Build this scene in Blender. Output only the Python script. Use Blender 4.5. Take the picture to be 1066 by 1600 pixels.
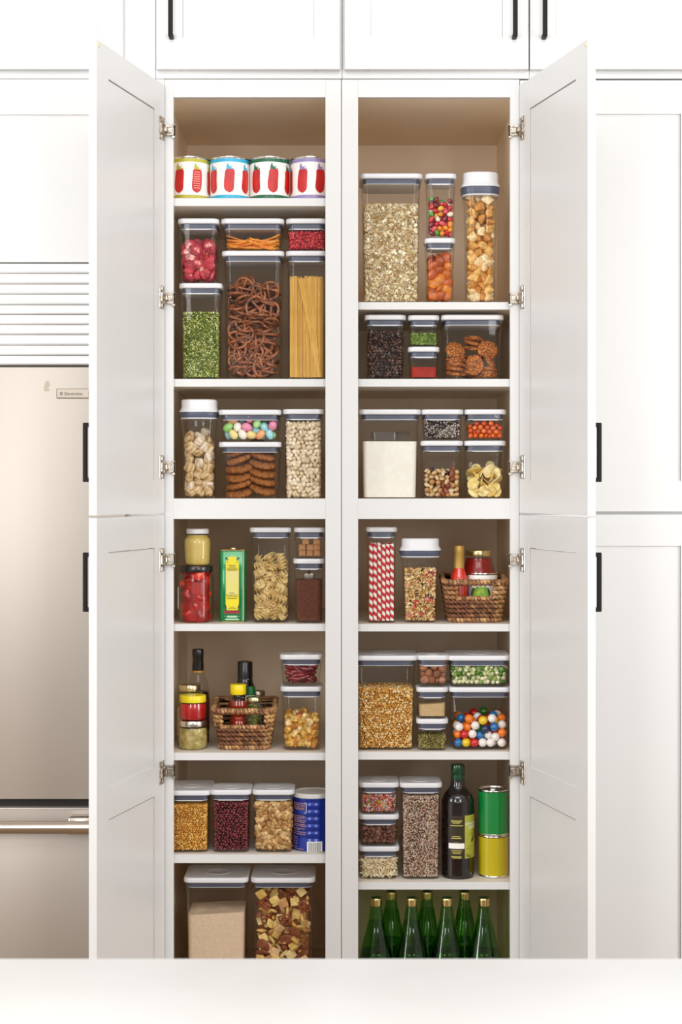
import bpy, bmesh, math, random
import numpy as np
from mathutils import Vector, Matrix, Euler

# ------------------------------------------------------------------ scene, camera, light
for o in list(bpy.data.objects):
    bpy.data.objects.remove(o)
SC = bpy.context.scene
COL = SC.collection
D, S, ZC = 4.25, 0.00165, 1.48      # camera distance to the cabinet faces, metres per photo pixel there, eye height
def mx(y): return S * (D + y) / D
def X(px, y=0.0): return (px - 533.0) * mx(y)
def Z(py, y=0.0): return ZC - (py - 766.0) * mx(y)

cam_d = bpy.data.cameras.new('camera')
cam = bpy.data.objects.new('camera', cam_d)
COL.objects.link(cam)
cam.location = (0, -D, ZC)
cam.rotation_euler = (math.pi / 2, 0, 0)
cam_d.sensor_fit = 'VERTICAL'
cam_d.sensor_height = 36
cam_d.lens = 36 * D / (1600 * S)
cam_d.shift_y = -34 / 1600
cam_d.clip_start = 0.05
cam_d.dof.use_dof = True
cam_d.dof.focus_distance = D + 0.02
cam_d.dof.aperture_fstop = 9.0
SC.camera = cam

SC.view_settings.view_transform = 'Standard'
SC.view_settings.look = 'None'
SC.view_settings.gamma = 1.0
SC.view_settings.use_curve_mapping = False
SC.view_settings.exposure = 0.03

W = bpy.data.worlds.new('room_light')
SC.world = W
W.use_nodes = True
W.node_tree.nodes['Background'].inputs[0].default_value = (1.0, 0.985, 0.965, 1)
W.node_tree.nodes['Background'].inputs[1].default_value = 0.66

def area(name, loc, target, sx, sy, power, col=(1, 1, 1)):
    l = bpy.data.lights.new(name, 'AREA')
    l.shape = 'RECTANGLE'; l.size = sx; l.size_y = sy; l.energy = power; l.color = col
    o = bpy.data.objects.new(name, l); COL.objects.link(o)
    o.location = loc
    o.rotation_euler = (Vector(target) - Vector(loc)).to_track_quat('-Z', 'Y').to_euler()
    return o
area('added_key_high', (0.0, -3.8, 4.1), (0, 0, 1.9), 3.0, 1.4, 66, (1, 0.99, 0.975))  # added area light, out of view; brightens the upper fronts and the counter
area('front_fill_left', (-1.75, -5.0, 2.05), (0, 0, 0.9), 0.9, 2.0, 54, (1, 0.99, 0.975))  # unseen frontal fill, added to light the backs of the compartments
area('front_fill_right', (1.75, -5.0, 2.05), (0, 0, 0.9), 0.9, 2.0, 50, (1, 0.99, 0.975))  # matching unseen fill on the right, added for the interiors
area('side_fill_left', (-4.6, -3.0, 1.75), (0, -.2, 1.2), 1.3, 2.6, 132, (1, 0.99, 0.98))  # added side fill out of view, brightens the open doors' inner faces
area('side_fill_right', (4.6, -3.0, 1.75), (0, -.2, 1.2), 1.3, 2.6, 132, (1, 0.99, 0.98))  # same added fill from the right, for the opposite door
SC.cycles.transparent_max_bounces = 32
SC.cycles.max_bounces = 12
SC.cycles.diffuse_bounces = 8

# ------------------------------------------------------------------ materials
def lin(h):
    if isinstance(h, tuple): return h
    h = h.lstrip('#')
    c = [int(h[i:i + 2], 16) / 255 for i in (0, 2, 4)]
    return tuple(((v + 0.055) / 1.055) ** 2.4 if v > 0.04045 else v / 12.92 for v in c)

MATS = {}
def mat(name, col, rough=0.5, metal=0.0, noise=None, nscale=30.0, bump=0.0, bscale=200.0, coat=0.0, spec=0.5, sss=0.0, stretch=None):
    """Principled; noise = second colour mixed in by a noise texture in object space"""
    if name in MATS: return MATS[name]
    m = bpy.data.materials.new(name); m.use_nodes = True
    nt = m.node_tree; b = nt.nodes['Principled BSDF']
    c = lin(col)
    b.inputs['Base Color'].default_value = (*c, 1)
    b.inputs['Roughness'].default_value = rough
    b.inputs['Metallic'].default_value = metal
    b.inputs['Specular IOR Level'].default_value = spec
    if coat: b.inputs['Coat Weight'].default_value = coat; b.inputs['Coat Roughness'].default_value = 0.05
    if sss: b.inputs['Subsurface Weight'].default_value = sss; b.inputs['Subsurface Radius'].default_value = (0.004, 0.002, 0.001)
    tc = None
    def coords():
        tc = nt.nodes.new('ShaderNodeTexCoord')
        if stretch:
            mp = nt.nodes.new('ShaderNodeMapping'); mp.inputs['Scale'].default_value = stretch
            nt.links.new(tc.outputs['Object'], mp.inputs['Vector']); return mp.outputs['Vector']
        return tc.outputs['Object']
    if noise is not None:
        co = coords()
        n = nt.nodes.new('ShaderNodeTexNoise'); n.inputs['Scale'].default_value = nscale; n.inputs['Detail'].default_value = 4
        nt.links.new(co, n.inputs['Vector'])
        r = nt.nodes.new('ShaderNodeValToRGB')
        r.color_ramp.elements[0].position = 0.35; r.color_ramp.elements[1].position = 0.65
        r.color_ramp.elements[0].color = (*c, 1); r.color_ramp.elements[1].color = (*lin(noise), 1)
        nt.links.new(n.outputs['Fac'], r.inputs['Fac']); nt.links.new(r.outputs['Color'], b.inputs['Base Color'])
    if bump:
        co = coords()
        n2 = nt.nodes.new('ShaderNodeTexNoise'); n2.inputs['Scale'].default_value = bscale; n2.inputs['Detail'].default_value = 3
        nt.links.new(co, n2.inputs['Vector'])
        bp = nt.nodes.new('ShaderNodeBump'); bp.inputs['Strength'].default_value = bump; bp.inputs['Distance'].default_value = 0.002
        nt.links.new(n2.outputs['Fac'], bp.inputs['Height']); nt.links.new(bp.outputs['Normal'], b.inputs['Normal'])
    MATS[name] = m
    return m

def multi(name, cols, src='OBJ', rough=0.5, bump=0.0, bscale=300.0, mottle=0.12, nscale=150.0, coat=0.0, weights=None):
    """colour picked per piece: from the object's random number, or from the grain's own value in a joined mesh"""
    if name in MATS: return MATS[name]
    m = bpy.data.materials.new(name); m.use_nodes = True
    nt = m.node_tree; b = nt.nodes['Principled BSDF']
    b.inputs['Roughness'].default_value = rough
    if coat: b.inputs['Coat Weight'].default_value = coat
    if src == 'OBJ':
        i = nt.nodes.new('ShaderNodeObjectInfo'); out = i.outputs['Random']
    else:
        i = nt.nodes.new('ShaderNodeAttribute'); i.attribute_name = 'rnd'; out = i.outputs['Fac']
    r = nt.nodes.new('ShaderNodeValToRGB'); cr = r.color_ramp; cr.interpolation = 'CONSTANT'
    n = len(cols); ws = weights or [1] * n; tot = sum(ws); acc = 0
    while len(cr.elements) < n: cr.elements.new(0.5)
    for k in range(n):
        cr.elements[k].position = acc / tot; acc += ws[k]
        cr.elements[k].color = (*lin(cols[k]), 1)
    nt.links.new(out, r.inputs['Fac'])
    tc = nt.nodes.new('ShaderNodeTexCoord')
    nz = nt.nodes.new('ShaderNodeTexNoise'); nz.inputs['Scale'].default_value = nscale
    nt.links.new(tc.outputs['Object'], nz.inputs['Vector'])
    hs = nt.nodes.new('ShaderNodeHueSaturation')
    mr = nt.nodes.new('ShaderNodeMapRange')
    mr.inputs['From Min'].default_value = 0.3; mr.inputs['From Max'].default_value = 0.7
    mr.inputs['To Min'].default_value = 1 - mottle * 2; mr.inputs['To Max'].default_value = 1 + mottle
    nt.links.new(nz.outputs['Fac'], mr.inputs['Value']); nt.links.new(mr.outputs['Result'], hs.inputs['Value'])
    nt.links.new(r.outputs['Color'], hs.inputs['Color']); nt.links.new(hs.outputs['Color'], b.inputs['Base Color'])
    if bump:
        n2 = nt.nodes.new('ShaderNodeTexNoise'); n2.inputs['Scale'].default_value = bscale
        nt.links.new(tc.outputs['Object'], n2.inputs['Vector'])
        bp = nt.nodes.new('ShaderNodeBump'); bp.inputs['Strength'].default_value = bump; bp.inputs['Distance'].default_value = 0.0015
        nt.links.new(n2.outputs['Fac'], bp.inputs['Height']); nt.links.new(bp.outputs['Normal'], b.inputs['Normal'])
    MATS[name] = m
    return m

def glass(name, tint, edge=0.75, base=0.022, rough=0.02):
    """thin clear wall: see-through, with a mirror sheen that grows towards grazing view"""
    if name in MATS: return MATS[name]
    m = bpy.data.materials.new(name); m.use_nodes = True
    nt = m.node_tree; nt.nodes.clear()
    out = nt.nodes.new('ShaderNodeOutputMaterial'); mix = nt.nodes.new('ShaderNodeMixShader')
    tr = nt.nodes.new('ShaderNodeBsdfTransparent'); tr.inputs[0].default_value = (*tint, 1)
    gl = nt.nodes.new('ShaderNodeBsdfGlossy'); gl.inputs['Roughness'].default_value = rough
    lw = nt.nodes.new('ShaderNodeLayerWeight'); lw.inputs['Blend'].default_value = 0.5
    pw = nt.nodes.new('ShaderNodeMath'); pw.operation = 'POWER'; pw.inputs[1].default_value = 3.2
    ml = nt.nodes.new('ShaderNodeMath'); ml.operation = 'MULTIPLY_ADD'; ml.inputs[1].default_value = edge; ml.inputs[2].default_value = base
    nt.links.new(lw.outputs['Facing'], pw.inputs[0]); nt.links.new(pw.outputs[0], ml.inputs[0])
    nt.links.new(ml.outputs[0], mix.inputs[0]); nt.links.new(tr.outputs[0], mix.inputs[1]); nt.links.new(gl.outputs[0], mix.inputs[2])
    nt.links.new(mix.outputs[0], out.inputs[0])
    MATS[name] = m
    return m

PAINT = mat('white_paint', (0.655, 0.653, 0.648), 0.32)
TAN = mat('tan_melamine', (0.84, 0.70, 0.53), 0.5, noise=(0.81, 0.67, 0.50), nscale=3)
SHELFW = mat('shelf_melamine', (0.80, 0.73, 0.63), 0.45, noise=(0.77, 0.70, 0.60), nscale=3)
STEEL = mat('brushed_steel', (0.51, 0.465, 0.42), 0.5, 0.75, noise=(0.51, 0.46, 0.41), nscale=6, stretch=(0.4, 1, 40), bump=0.03, bscale=25)
STEELD = mat('steel_handle', (0.55, 0.47, 0.40), 0.28, 1.0)
NICKEL = mat('hinge_nickel', (0.62, 0.57, 0.50), 0.3, 1.0, noise=(0.3, 0.25, 0.2), nscale=120)
BRONZE = mat('dark_bronze', (0.008, 0.006, 0.007), 0.55, 0.0, spec=0.2)
GAP = mat('dark_gap', (0.02, 0.018, 0.016), 0.9)
LIDW = mat('lid_white', (0.68, 0.68, 0.70), 0.3)
GASKET = mat('gasket_navy', (0.070, 0.080, 0.125), 0.35)
CLEAR = glass('clear_plastic', (0.955, 0.96, 0.955))
CLEARG = glass('clear_glass', (0.93, 0.95, 0.93))

# ------------------------------------------------------------------ mesh helpers
def newmesh(name, V, F, mt, smooth=True, auto=None):
    me = bpy.data.meshes.new(name)
    me.from_pydata([tuple(v) for v in V], [], [tuple(f) for f in F])
    me.update()
    if mt: me.materials.append(mt)
    if smooth:
        me.polygons.foreach_set('use_smooth', [True] * len(me.polygons))
        if auto is not None:
            try: me.set_sharp_from_angle(angle=math.radians(auto))
            except Exception: pass
    return me

def link(name, me, parent=None, loc=(0, 0, 0), rot=None):
    o = bpy.data.objects.new(name, me); COL.objects.link(o)
    o.location = loc
    if rot is not None: o.rotation_euler = rot
    if parent is not None: o.parent = parent
    return o

def tag(o, label=None, cat=None, group=None, kind=None):
    if label: o['label'] = label
    if cat: o['category'] = cat
    if group: o['group'] = group
    if kind: o['kind'] = kind
    return o

def thing(name, label, cat, loc=(0, 0, 0), group=None, rotz=0.0):
    o = bpy.data.objects.new(name, None); COL.objects.link(o)
    o.empty_display_size = 0.02
    o.location = loc; o.rotation_euler = (0, 0, rotz)
    return tag(o, label, cat, group)

def bmobj(name, bm, mt, parent=None, smooth=False, loc=(0, 0, 0), auto=35):
    bmesh.ops.recalc_face_normals(bm, faces=bm.faces)
    me = bpy.data.meshes.new(name); bm.to_mesh(me); bm.free()
    me.materials.append(mt)
    if smooth:
        me.polygons.foreach_set('use_smooth', [True] * len(me.polygons))
        me.set_sharp_from_angle(angle=math.radians(auto))
    return link(name, me, parent, loc)

def addbox(bm, x0, x1, y0, y1, z0, z1, bev=0.0, seg=2, M=None):
    r = bmesh.ops.create_cube(bm, size=1.0)
    vs = r['verts']
    for v in vs:
        v.co = Vector((x0 + (v.co.x + .5) * (x1 - x0), y0 + (v.co.y + .5) * (y1 - y0), z0 + (v.co.z + .5) * (z1 - z0)))
    if bev > 0:
        es = list({e for v in vs for e in v.link_edges})
        r2 = bmesh.ops.bevel(bm, geom=es, offset=bev, segments=seg, profile=0.5, affect='EDGES')
        vs = list({v for f in r2['faces'] for v in f.verts} | {v for v in vs if v.is_valid})
    if M is not None:
        bmesh.ops.transform(bm, matrix=M, verts=[v for v in vs if v.is_valid])

def box(name, x0, x1, y0, y1, z0, z1, mt, parent=None, bev=0.0, seg=2):
    bm = bmesh.new(); addbox(bm, x0, x1, y0, y1, z0, z1, bev, seg)
    return bmobj(name, bm, mt, parent, smooth=bev > 0)

def rrect(hx, hy, r, n=5):
    """rounded rectangle, counter-clockwise, starting on the right of the back"""
    r = min(r, hx * 0.999, hy * 0.999)
    pts = []
    for cx, cy, a0 in ((hx - r, hy - r, 0), (-hx + r, hy - r, 90), (-hx + r, -hy + r, 180), (hx - r, -hy + r, 270)):
        for k in range(n + 1):
            a = math.radians(a0 + 90 * k / n)
            pts.append((cx + r * math.cos(a), cy + r * math.sin(a)))
    return pts

def loft(prof, n=5, cap0=True, cap1=True):
    """prof: list of (hx, hy, r, z[, cx, cy])"""
    V, F = [], []
    for p in prof:
        cx, cy = (p[4], p[5]) if len(p) > 4 else (0, 0)
        V += [(x + cx, y + cy, p[3]) for x, y in rrect(p[0], p[1], p[2], n)]
    m = 4 * (n + 1)
    for i in range(len(prof) - 1):
        for j in range(m):
            a, b = i * m + j, i * m + (j + 1) % m
            F.append((a, b, b + m, a + m))
    if cap0: F.append(tuple(reversed(range(m))))
    if cap1: F.append(tuple(range((len(prof) - 1) * m, len(prof) * m)))
    return V, F

def lathe(prof, seg=32, cap0=True, cap1=True):
    V, F = [], []
    for r, z in prof:
        for k in range(seg):
            a = 2 * math.pi * k / seg
            V.append((r * math.cos(a), r * math.sin(a), z))
    for i in range(len(prof) - 1):
        for k in range(seg):
            a, b = i * seg + k, i * seg + (k + 1) % seg
            F.append((a, b, b + seg, a + seg))
    if cap0: F.append(tuple(reversed(range(seg))))
    if cap1: F.append(tuple(range((len(prof) - 1) * seg, len(prof) * seg)))
    return V, F

def smoothprof(pts, n=4):
    """Catmull-Rom through (r, z) points"""
    P = [pts[0]] + list(pts) + [pts[-1]]
    out = []
    for i in range(1, len(P) - 2):
        for k in range(n):
            t = k / n
            q = []
            for c in (0, 1):
                p0, p1, p2, p3 = P[i - 1][c], P[i][c], P[i + 1][c], P[i + 2][c]
                q.append(0.5 * (2 * p1 + (p2 - p0) * t + (2 * p0 - 5 * p1 + 4 * p2 - p3) * t * t + (3 * p1 - p0 - 3 * p2 + p3) * t ** 3))
            out.append((max(q[0], 0.0002), q[1]))
    out.append(pts[-1])
    return out

def tube(path, r, sides=6, closed=False, caps=True, radii=None):
    P = np.array(path, float); n = len(P)
    T = np.roll(P, -1, 0) - np.roll(P, 1, 0)
    if not closed:
        T[0] = P[1] - P[0]; T[-1] = P[-1] - P[-2]
    T /= np.linalg.norm(T, axis=1)[:, None] + 1e-12
    up = np.array((0, 0, 1.0))
    if abs(T[0] @ up) > 0.9: up = np.array((1.0, 0, 0))
    N = up - T[0] * (T[0] @ up); N /= np.linalg.norm(N)
    V, F = [], []
    for i in range(n):
        N = N - T[i] * (T[i] @ N); N /= np.linalg.norm(N) + 1e-12
        B = np.cross(T[i], N)
        rr = radii[i] if radii is not None else r
        for k in range(sides):
            a = 2 * math.pi * k / sides
            V.append(tuple(P[i] + rr * (math.cos(a) * N + math.sin(a) * B)))
    for i in range(n if closed else n - 1):
        for k in range(sides):
            a, b = i * sides + k, i * sides + (k + 1) % sides
            c, d = ((i + 1) % n) * sides + (k + 1) % sides, ((i + 1) % n) * sides + k
            F.append((a, b, c, d))
    if caps and not closed:
        F.append(tuple(reversed(range(sides)))); F.append(tuple(range((n - 1) * sides, n * sides)))
    return V, F

def merge(*parts):
    V, F = [], []
    for v, f in parts:
        o = len(V); V += [tuple(p) for p in v]; F += [tuple(i + o for i in q) for q in f]
    return V, F

def cyl(name, r, z0, z1, mt, parent=None, bev=0.001, seg=32, loc=(0, 0, 0)):
    b = min(bev, (z1 - z0) * 0.45, r * 0.5)
    p = [(r - b, z0), (r - b * .3, z0 + b * .3), (r, z0 + b), (r, z1 - b), (r - b * .3, z1 - b * .3), (r - b, z1)]
    return link(name, newmesh(name, *lathe(p, seg), mt, True, 50), parent, loc)

# points on the side of a rounded box or cylinder, s = 0 at the middle of its front
def perim(hx, hy, r):
    segs = [('l', hx - r), ('a', math.pi / 2 * r), ('l', 2 * (hy - r)), ('a', math.pi / 2 * r), ('l', hx - r)]
    def at(s, off=0.0):
        sg = 1 if s >= 0 else -1; q = abs(s)
        x = y = None
        a = hx - r
        if q <= a: p = (q, -hy); nrm = (0, -1)
        elif q <= a + math.pi / 2 * r:
            t = (q - a) / r; nrm = (math.sin(t), -math.cos(t)); p = (a + r * nrm[0], -hy + r + r * nrm[1])
        else:
            t = q - a - math.pi / 2 * r; p = (hx, -hy + r + t); nrm = (1, 0)
            if t > 2 * (hy - r):
                t2 = (t - 2 * (hy - r)) / r; nrm = (math.cos(t2), math.sin(t2)); p = (hx - r + r * nrm[0], hy - r + r * nrm[1])
        return (sg * (p[0] + off * nrm[0]), p[1] + off * nrm[1])
    return at

def rowpatch(rows, at, off, n=6):
    """print on a curved side: rows of (z, s_left, s_right)"""
    V, F = [], []
    for z, a, b in rows:
        for k in range(n + 1):
            p = at(a + (b - a) * k / n, off); V.append((p[0], p[1], z))
    for i in range(len(rows) - 1):
        for k in range(n):
            q = i * (n + 1) + k; F.append((q, q + 1, q + n + 2, q + n + 1))
    return V, F

def rect(at, s0, s1, z0, z1, off=0.0006, n=6): return rowpatch([(z0, s0, s1), (z1, s0, s1)], at, off, n)

_txt = {}
def textgeo(s, size, align='CENTER', bold=0.0):
    cu = bpy.data.curves.new('t', 'FONT'); cu.body = s; cu.size = size; cu.align_x = align; cu.resolution_u = 2; cu.offset = bold
    o = bpy.data.objects.new('t', cu); COL.objects.link(o)
    bpy.context.view_layer.update()
    dg = bpy.context.evaluated_depsgraph_get()
    me = bpy.data.meshes.new_from_object(o.evaluated_get(dg))
    bm = bmesh.new(); bm.from_mesh(me)
    bmesh.ops.triangulate(bm, faces=bm.faces)
    V = [tuple(v.co) for v in bm.verts]; F = [tuple(v.index for v in f.verts) for f in bm.faces]
    bm.free(); bpy.data.objects.remove(o); bpy.data.curves.remove(cu); bpy.data.meshes.remove(me)
    return V, F
def wraptext(s, size, at, s0, z0, off=0.0008, vertical=False, bold=0.0):
    V, F = textgeo(s, size, bold=bold)
    out = []
    for x, y, _ in V:
        ss, zz = (s0 - y, z0 + x) if vertical else (s0 + x, z0 + y)
        p = at(ss, off); out.append((p[0], p[1], zz))
    return out, F

# ------------------------------------------------------------------ grains and pieces
def tri(V, F):
    T = []
    for f in F:
        for k in range(1, len(f) - 1): T.append((f[0], f[k], f[k + 1]))
    return np.array(V, float), np.array(T, int)
def ico(sub):
    bm = bmesh.new(); bmesh.ops.create_icosphere(bm, subdivisions=sub, radius=1.0)
    V = np.array([v.co[:] for v in bm.verts]); T = np.array([[v.index for v in f.verts] for f in bm.faces]); bm.free()
    return V, T
ICO1, ICO2, ICO3 = ico(1), ico(2), ico(3)
def ell(a, b, c, base=None, bend=0.0, taper=0.0, lump=0.0, seed=1):
    V, T = base if base is not None else ICO2
    V = V.copy()
    if lump:
        rg = np.random.RandomState(seed)
        d = rg.normal(size=(14, 3)); d /= np.linalg.norm(d, axis=1)[:, None]
        g = np.clip((V @ d.T - 0.62) / 0.38, 0, 1).max(axis=1)
        V = V * (1 - lump * 0.5 + lump * g)[:, None]
    z = V[:, 2].copy()
    V[:, :2] *= (1 + taper * z)[:, None]
    V = V * np.array((a, b, c))
    if bend: V[:, 0] += bend / 40 * a * (z * z - 0.4)
    return V, T
def discgeo(r, h, seg=14, dome=0.3, wob=0.0, seed=0):
    rg = np.random.RandomState(seed); rad = [1 + wob * rg.uniform(-1, 1) for _ in range(seg)]
    prof = [(0.86, -0.5), (1.0, -0.2), (1.0, 0.15), (0.86, 0.42), (0.5, 0.42 + dome * .2)]
    V, F = [], []
    for pr, pz in prof:
        for k in range(seg):
            a = 2 * math.pi * k / seg; V.append((pr * r * rad[k] * math.cos(a), pr * r * rad[k] * math.sin(a), pz * h))
    for i in range(len(prof) - 1):
        for k in range(seg):
            a, b = i * seg + k, i * seg + (k + 1) % seg; F.append((a, b, b + seg, a + seg))
    F.append(tuple(reversed(range(seg)))); F.append(tuple(range((len(prof) - 1) * seg, len(prof) * seg)))
    return tri(V, F)
def boxgeo(a, b, c, puff=0.0, n=1, r=0.12):
    bm = bmesh.new(); bmesh.ops.create_cube(bm, size=2.0)
    bmesh.ops.bevel(bm, geom=list(bm.edges), offset=r * 2, segments=2, profile=0.5, affect='EDGES')
    if n: bmesh.ops.subdivide_edges(bm, edges=[e for e in bm.edges if e.calc_length() > 1.0], cuts=n, use_grid_fill=True)
    bmesh.ops.triangulate(bm, faces=bm.faces)
    V = np.array([v.co[:] for v in bm.verts]); T = np.array([[v.index for v in f.verts] for f in bm.faces]); bm.free()
    if puff:
        q = np.maximum(0, 1 - V[:, 0] ** 2) * np.maximum(0, 1 - V[:, 1] ** 2)
        V[:, 2] *= (1 - puff) + puff * (q * 1.4 + 0.15)
    return V * np.array((a, b, c)), T

def randrot(rg, n):
    q = rg.normal(size=(n, 4)); q /= np.linalg.norm(q, axis=1)[:, None]
    w, x, y, z = q.T
    return np.stack([np.stack([1 - 2 * (y * y + z * z), 2 * (x * y - z * w), 2 * (x * z + y * w)], -1),
                     np.stack([2 * (x * y + z * w), 1 - 2 * (x * x + z * z), 2 * (y * z - x * w)], -1),
                     np.stack([2 * (x * z - y * w), 2 * (y * z + x * w), 1 - 2 * (x * x + y * y)], -1)], 1)

def grains(name, tmpl, P, mt, seed, smin=0.85, smax=1.15, parent=None, R=None, core=None):
    """many tiny grains joined into one mesh, a random number kept for each grain"""
    rg = np.random.RandomState(seed); n = len(P)
    if R is None: R = randrot(rg, n)
    sc = rg.uniform(smin, smax, n)
    V0, T0 = tmpl
    V = np.einsum('nij,vj->nvi', R, V0) * sc[:, None, None] + P[:, None, :]
    T = T0[None] + (np.arange(n) * len(V0))[:, None, None]
    V = V.reshape(-1, 3); T = T.reshape(-1, 3); rnd = np.repeat(rg.uniform(0, 1, n), len(T0))
    if core is not None:
        Vc, Tc = core; T = np.vstack([T, Tc + len(V)]); V = np.vstack([V, Vc]); rnd = np.concatenate([rnd, rg.uniform(0, 1, len(Tc))])
    me = bpy.data.meshes.new(name)
    me.vertices.add(len(V)); me.vertices.foreach_set('co', V.astype(np.float32).ravel())
    me.loops.add(T.size); me.loops.foreach_set('vertex_index', T.astype(np.int32).ravel())
    me.polygons.add(len(T)); me.polygons.foreach_set('loop_start', (np.arange(len(T)) * 3).astype(np.int32))
    me.polygons.foreach_set('use_smooth', [True] * len(T))
    at = me.attributes.new('rnd', 'FLOAT', 'FACE'); at.data.foreach_set('value', rnd.astype(np.float32))
    me.update(calc_edges=True); me.validate()
    me.materials.append(mt)
    return link(name, me, parent)

def piecemesh(name, tmpl, mt, smooth=True, auto=None):
    return newmesh(name, tmpl[0].tolist(), tmpl[1].tolist(), mt, smooth, auto)

def corner(P, hx, hy, rc):
    ax, ay = np.abs(P[:, 0]) - (hx - rc), np.abs(P[:, 1]) - (hy - rc)
    d = np.hypot(np.maximum(ax, 0), np.maximum(ay, 0))
    k = (ax > 0) & (ay > 0) & (d > rc)
    f = np.where(k, rc / np.maximum(d, 1e-9), 1)
    P[:, 0] = np.where(k, np.sign(P[:, 0]) * (hx - rc + np.maximum(ax, 0) * f), P[:, 0])
    P[:, 1] = np.where(k, np.sign(P[:, 1]) * (hy - rc + np.maximum(ay, 0) * f), P[:, 1])
    return P

def shell(hx, hy, h, p, seed, layers=2, jit=0.28, slope=0.0, mound=0.0):
    """places for grains against the front, the sides and over the top of a filled box"""
    rg = np.random.RandomState(seed); out = []; front = []
    def grid(w, hh):
        nx = max(1, int(2 * w / p)); nz = max(1, int(hh / (p * 0.87)))
        g = []
        for j in range(nz):
            for i in range(nx):
                g.append((-w + p * .5 + (i + (0.5 if j % 2 else 0) * 0.9) * (2 * w - p) / max(nx - 0.5, 1), p * .45 + j * (hh - p * .9) / max(nz - 1, 1)))
        return np.array(g) + rg.uniform(-jit, jit, (len(g), 2)) * p
    for l in range(layers):
        g = grid(hx - p * .15, h - p * .2)
        y = -hy + p * (.5 + .8 * l) + rg.uniform(-jit, jit, len(g)) * p * .5
        a = np.stack([g[:, 0], y, g[:, 1]], 1); (front if l == 0 else out).append(a)
    for sgn in (-1, 1):
        g = grid(hy - p * .3, h - p * .2)
        out.append(np.stack([sgn * (hx - p * .5) + rg.uniform(-jit, jit, len(g)) * p * .4, g[:, 0], g[:, 1]], 1))
    for l in range(2):
        g = grid(hx - p * .2, 2 * hy - p)
        out.append(np.stack([g[:, 0], g[:, 1] - hy + p * .5, h - p * (.35 + .6 * l) + rg.uniform(-jit, jit, len(g)) * p * .8], 1))
    def fin(A):
        A = np.vstack(A)
        t = np.clip(A[:, 2] / h, 0, 1)
        A[:, 2] += (slope * A[:, 0] / hx + mound * np.cos(A[:, 0] / hx * 1.5) * np.clip((A[:, 1] + hy) / hy, 0, 1)) * t
        A[:, 0] = np.clip(A[:, 0], -hx + p * .42, hx - p * .42); A[:, 1] = np.clip(A[:, 1], -hy + p * .42, hy - p * .42)
        A[:, 2] = np.maximum(A[:, 2], p * .4)
        return corner(A, hx - p * .3, hy - p * .3, 0.010)
    return fin(front), fin(out)

def coregeo(hx, hy, z0, h, inset):
    V, F = loft([(hx - inset, hy - inset, 0.008, z0), (hx - inset, hy - inset, 0.008, max(z0 + 0.002, h - inset))], 3)
    return tri(V, F)

def pack(hx, hy, h, r, n, seed, cylr=None, iters=140):
    """spheres settled under gravity in a box (or a cylinder of radius cylr)"""
    rg = np.random.RandomState(seed)
    P = np.stack([rg.uniform(-hx + r, hx - r, n), rg.uniform(-hy + r, hy - r, n), rg.uniform(r, max(h * 1.5, 3 * r), n)], 1)
    for it in range(iters):
        P[:, 2] -= r * (0.10 if it < iters * .7 else 0.03)
        for _ in range(2):
            d = P[:, None] - P[None]; L = np.sqrt((d ** 2).sum(-1)) + np.eye(n) * 9 + 1e-9
            ov = np.maximum(0, 2 * r - L); P += (d / L[..., None] * (ov * 0.24)[..., None]).sum(1)
            if cylr is None:
                P[:, 0] = np.clip(P[:, 0], -hx + r, hx - r); P[:, 1] = np.clip(P[:, 1], -hy + r, hy - r)
            else:
                q = np.hypot(P[:, 0], P[:, 1]); f = np.minimum(1, (cylr - r) / np.maximum(q, 1e-9)); P[:, 0] *= f; P[:, 1] *= f
            P[:, 2] = np.maximum(P[:, 2], r)
    return P

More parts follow.
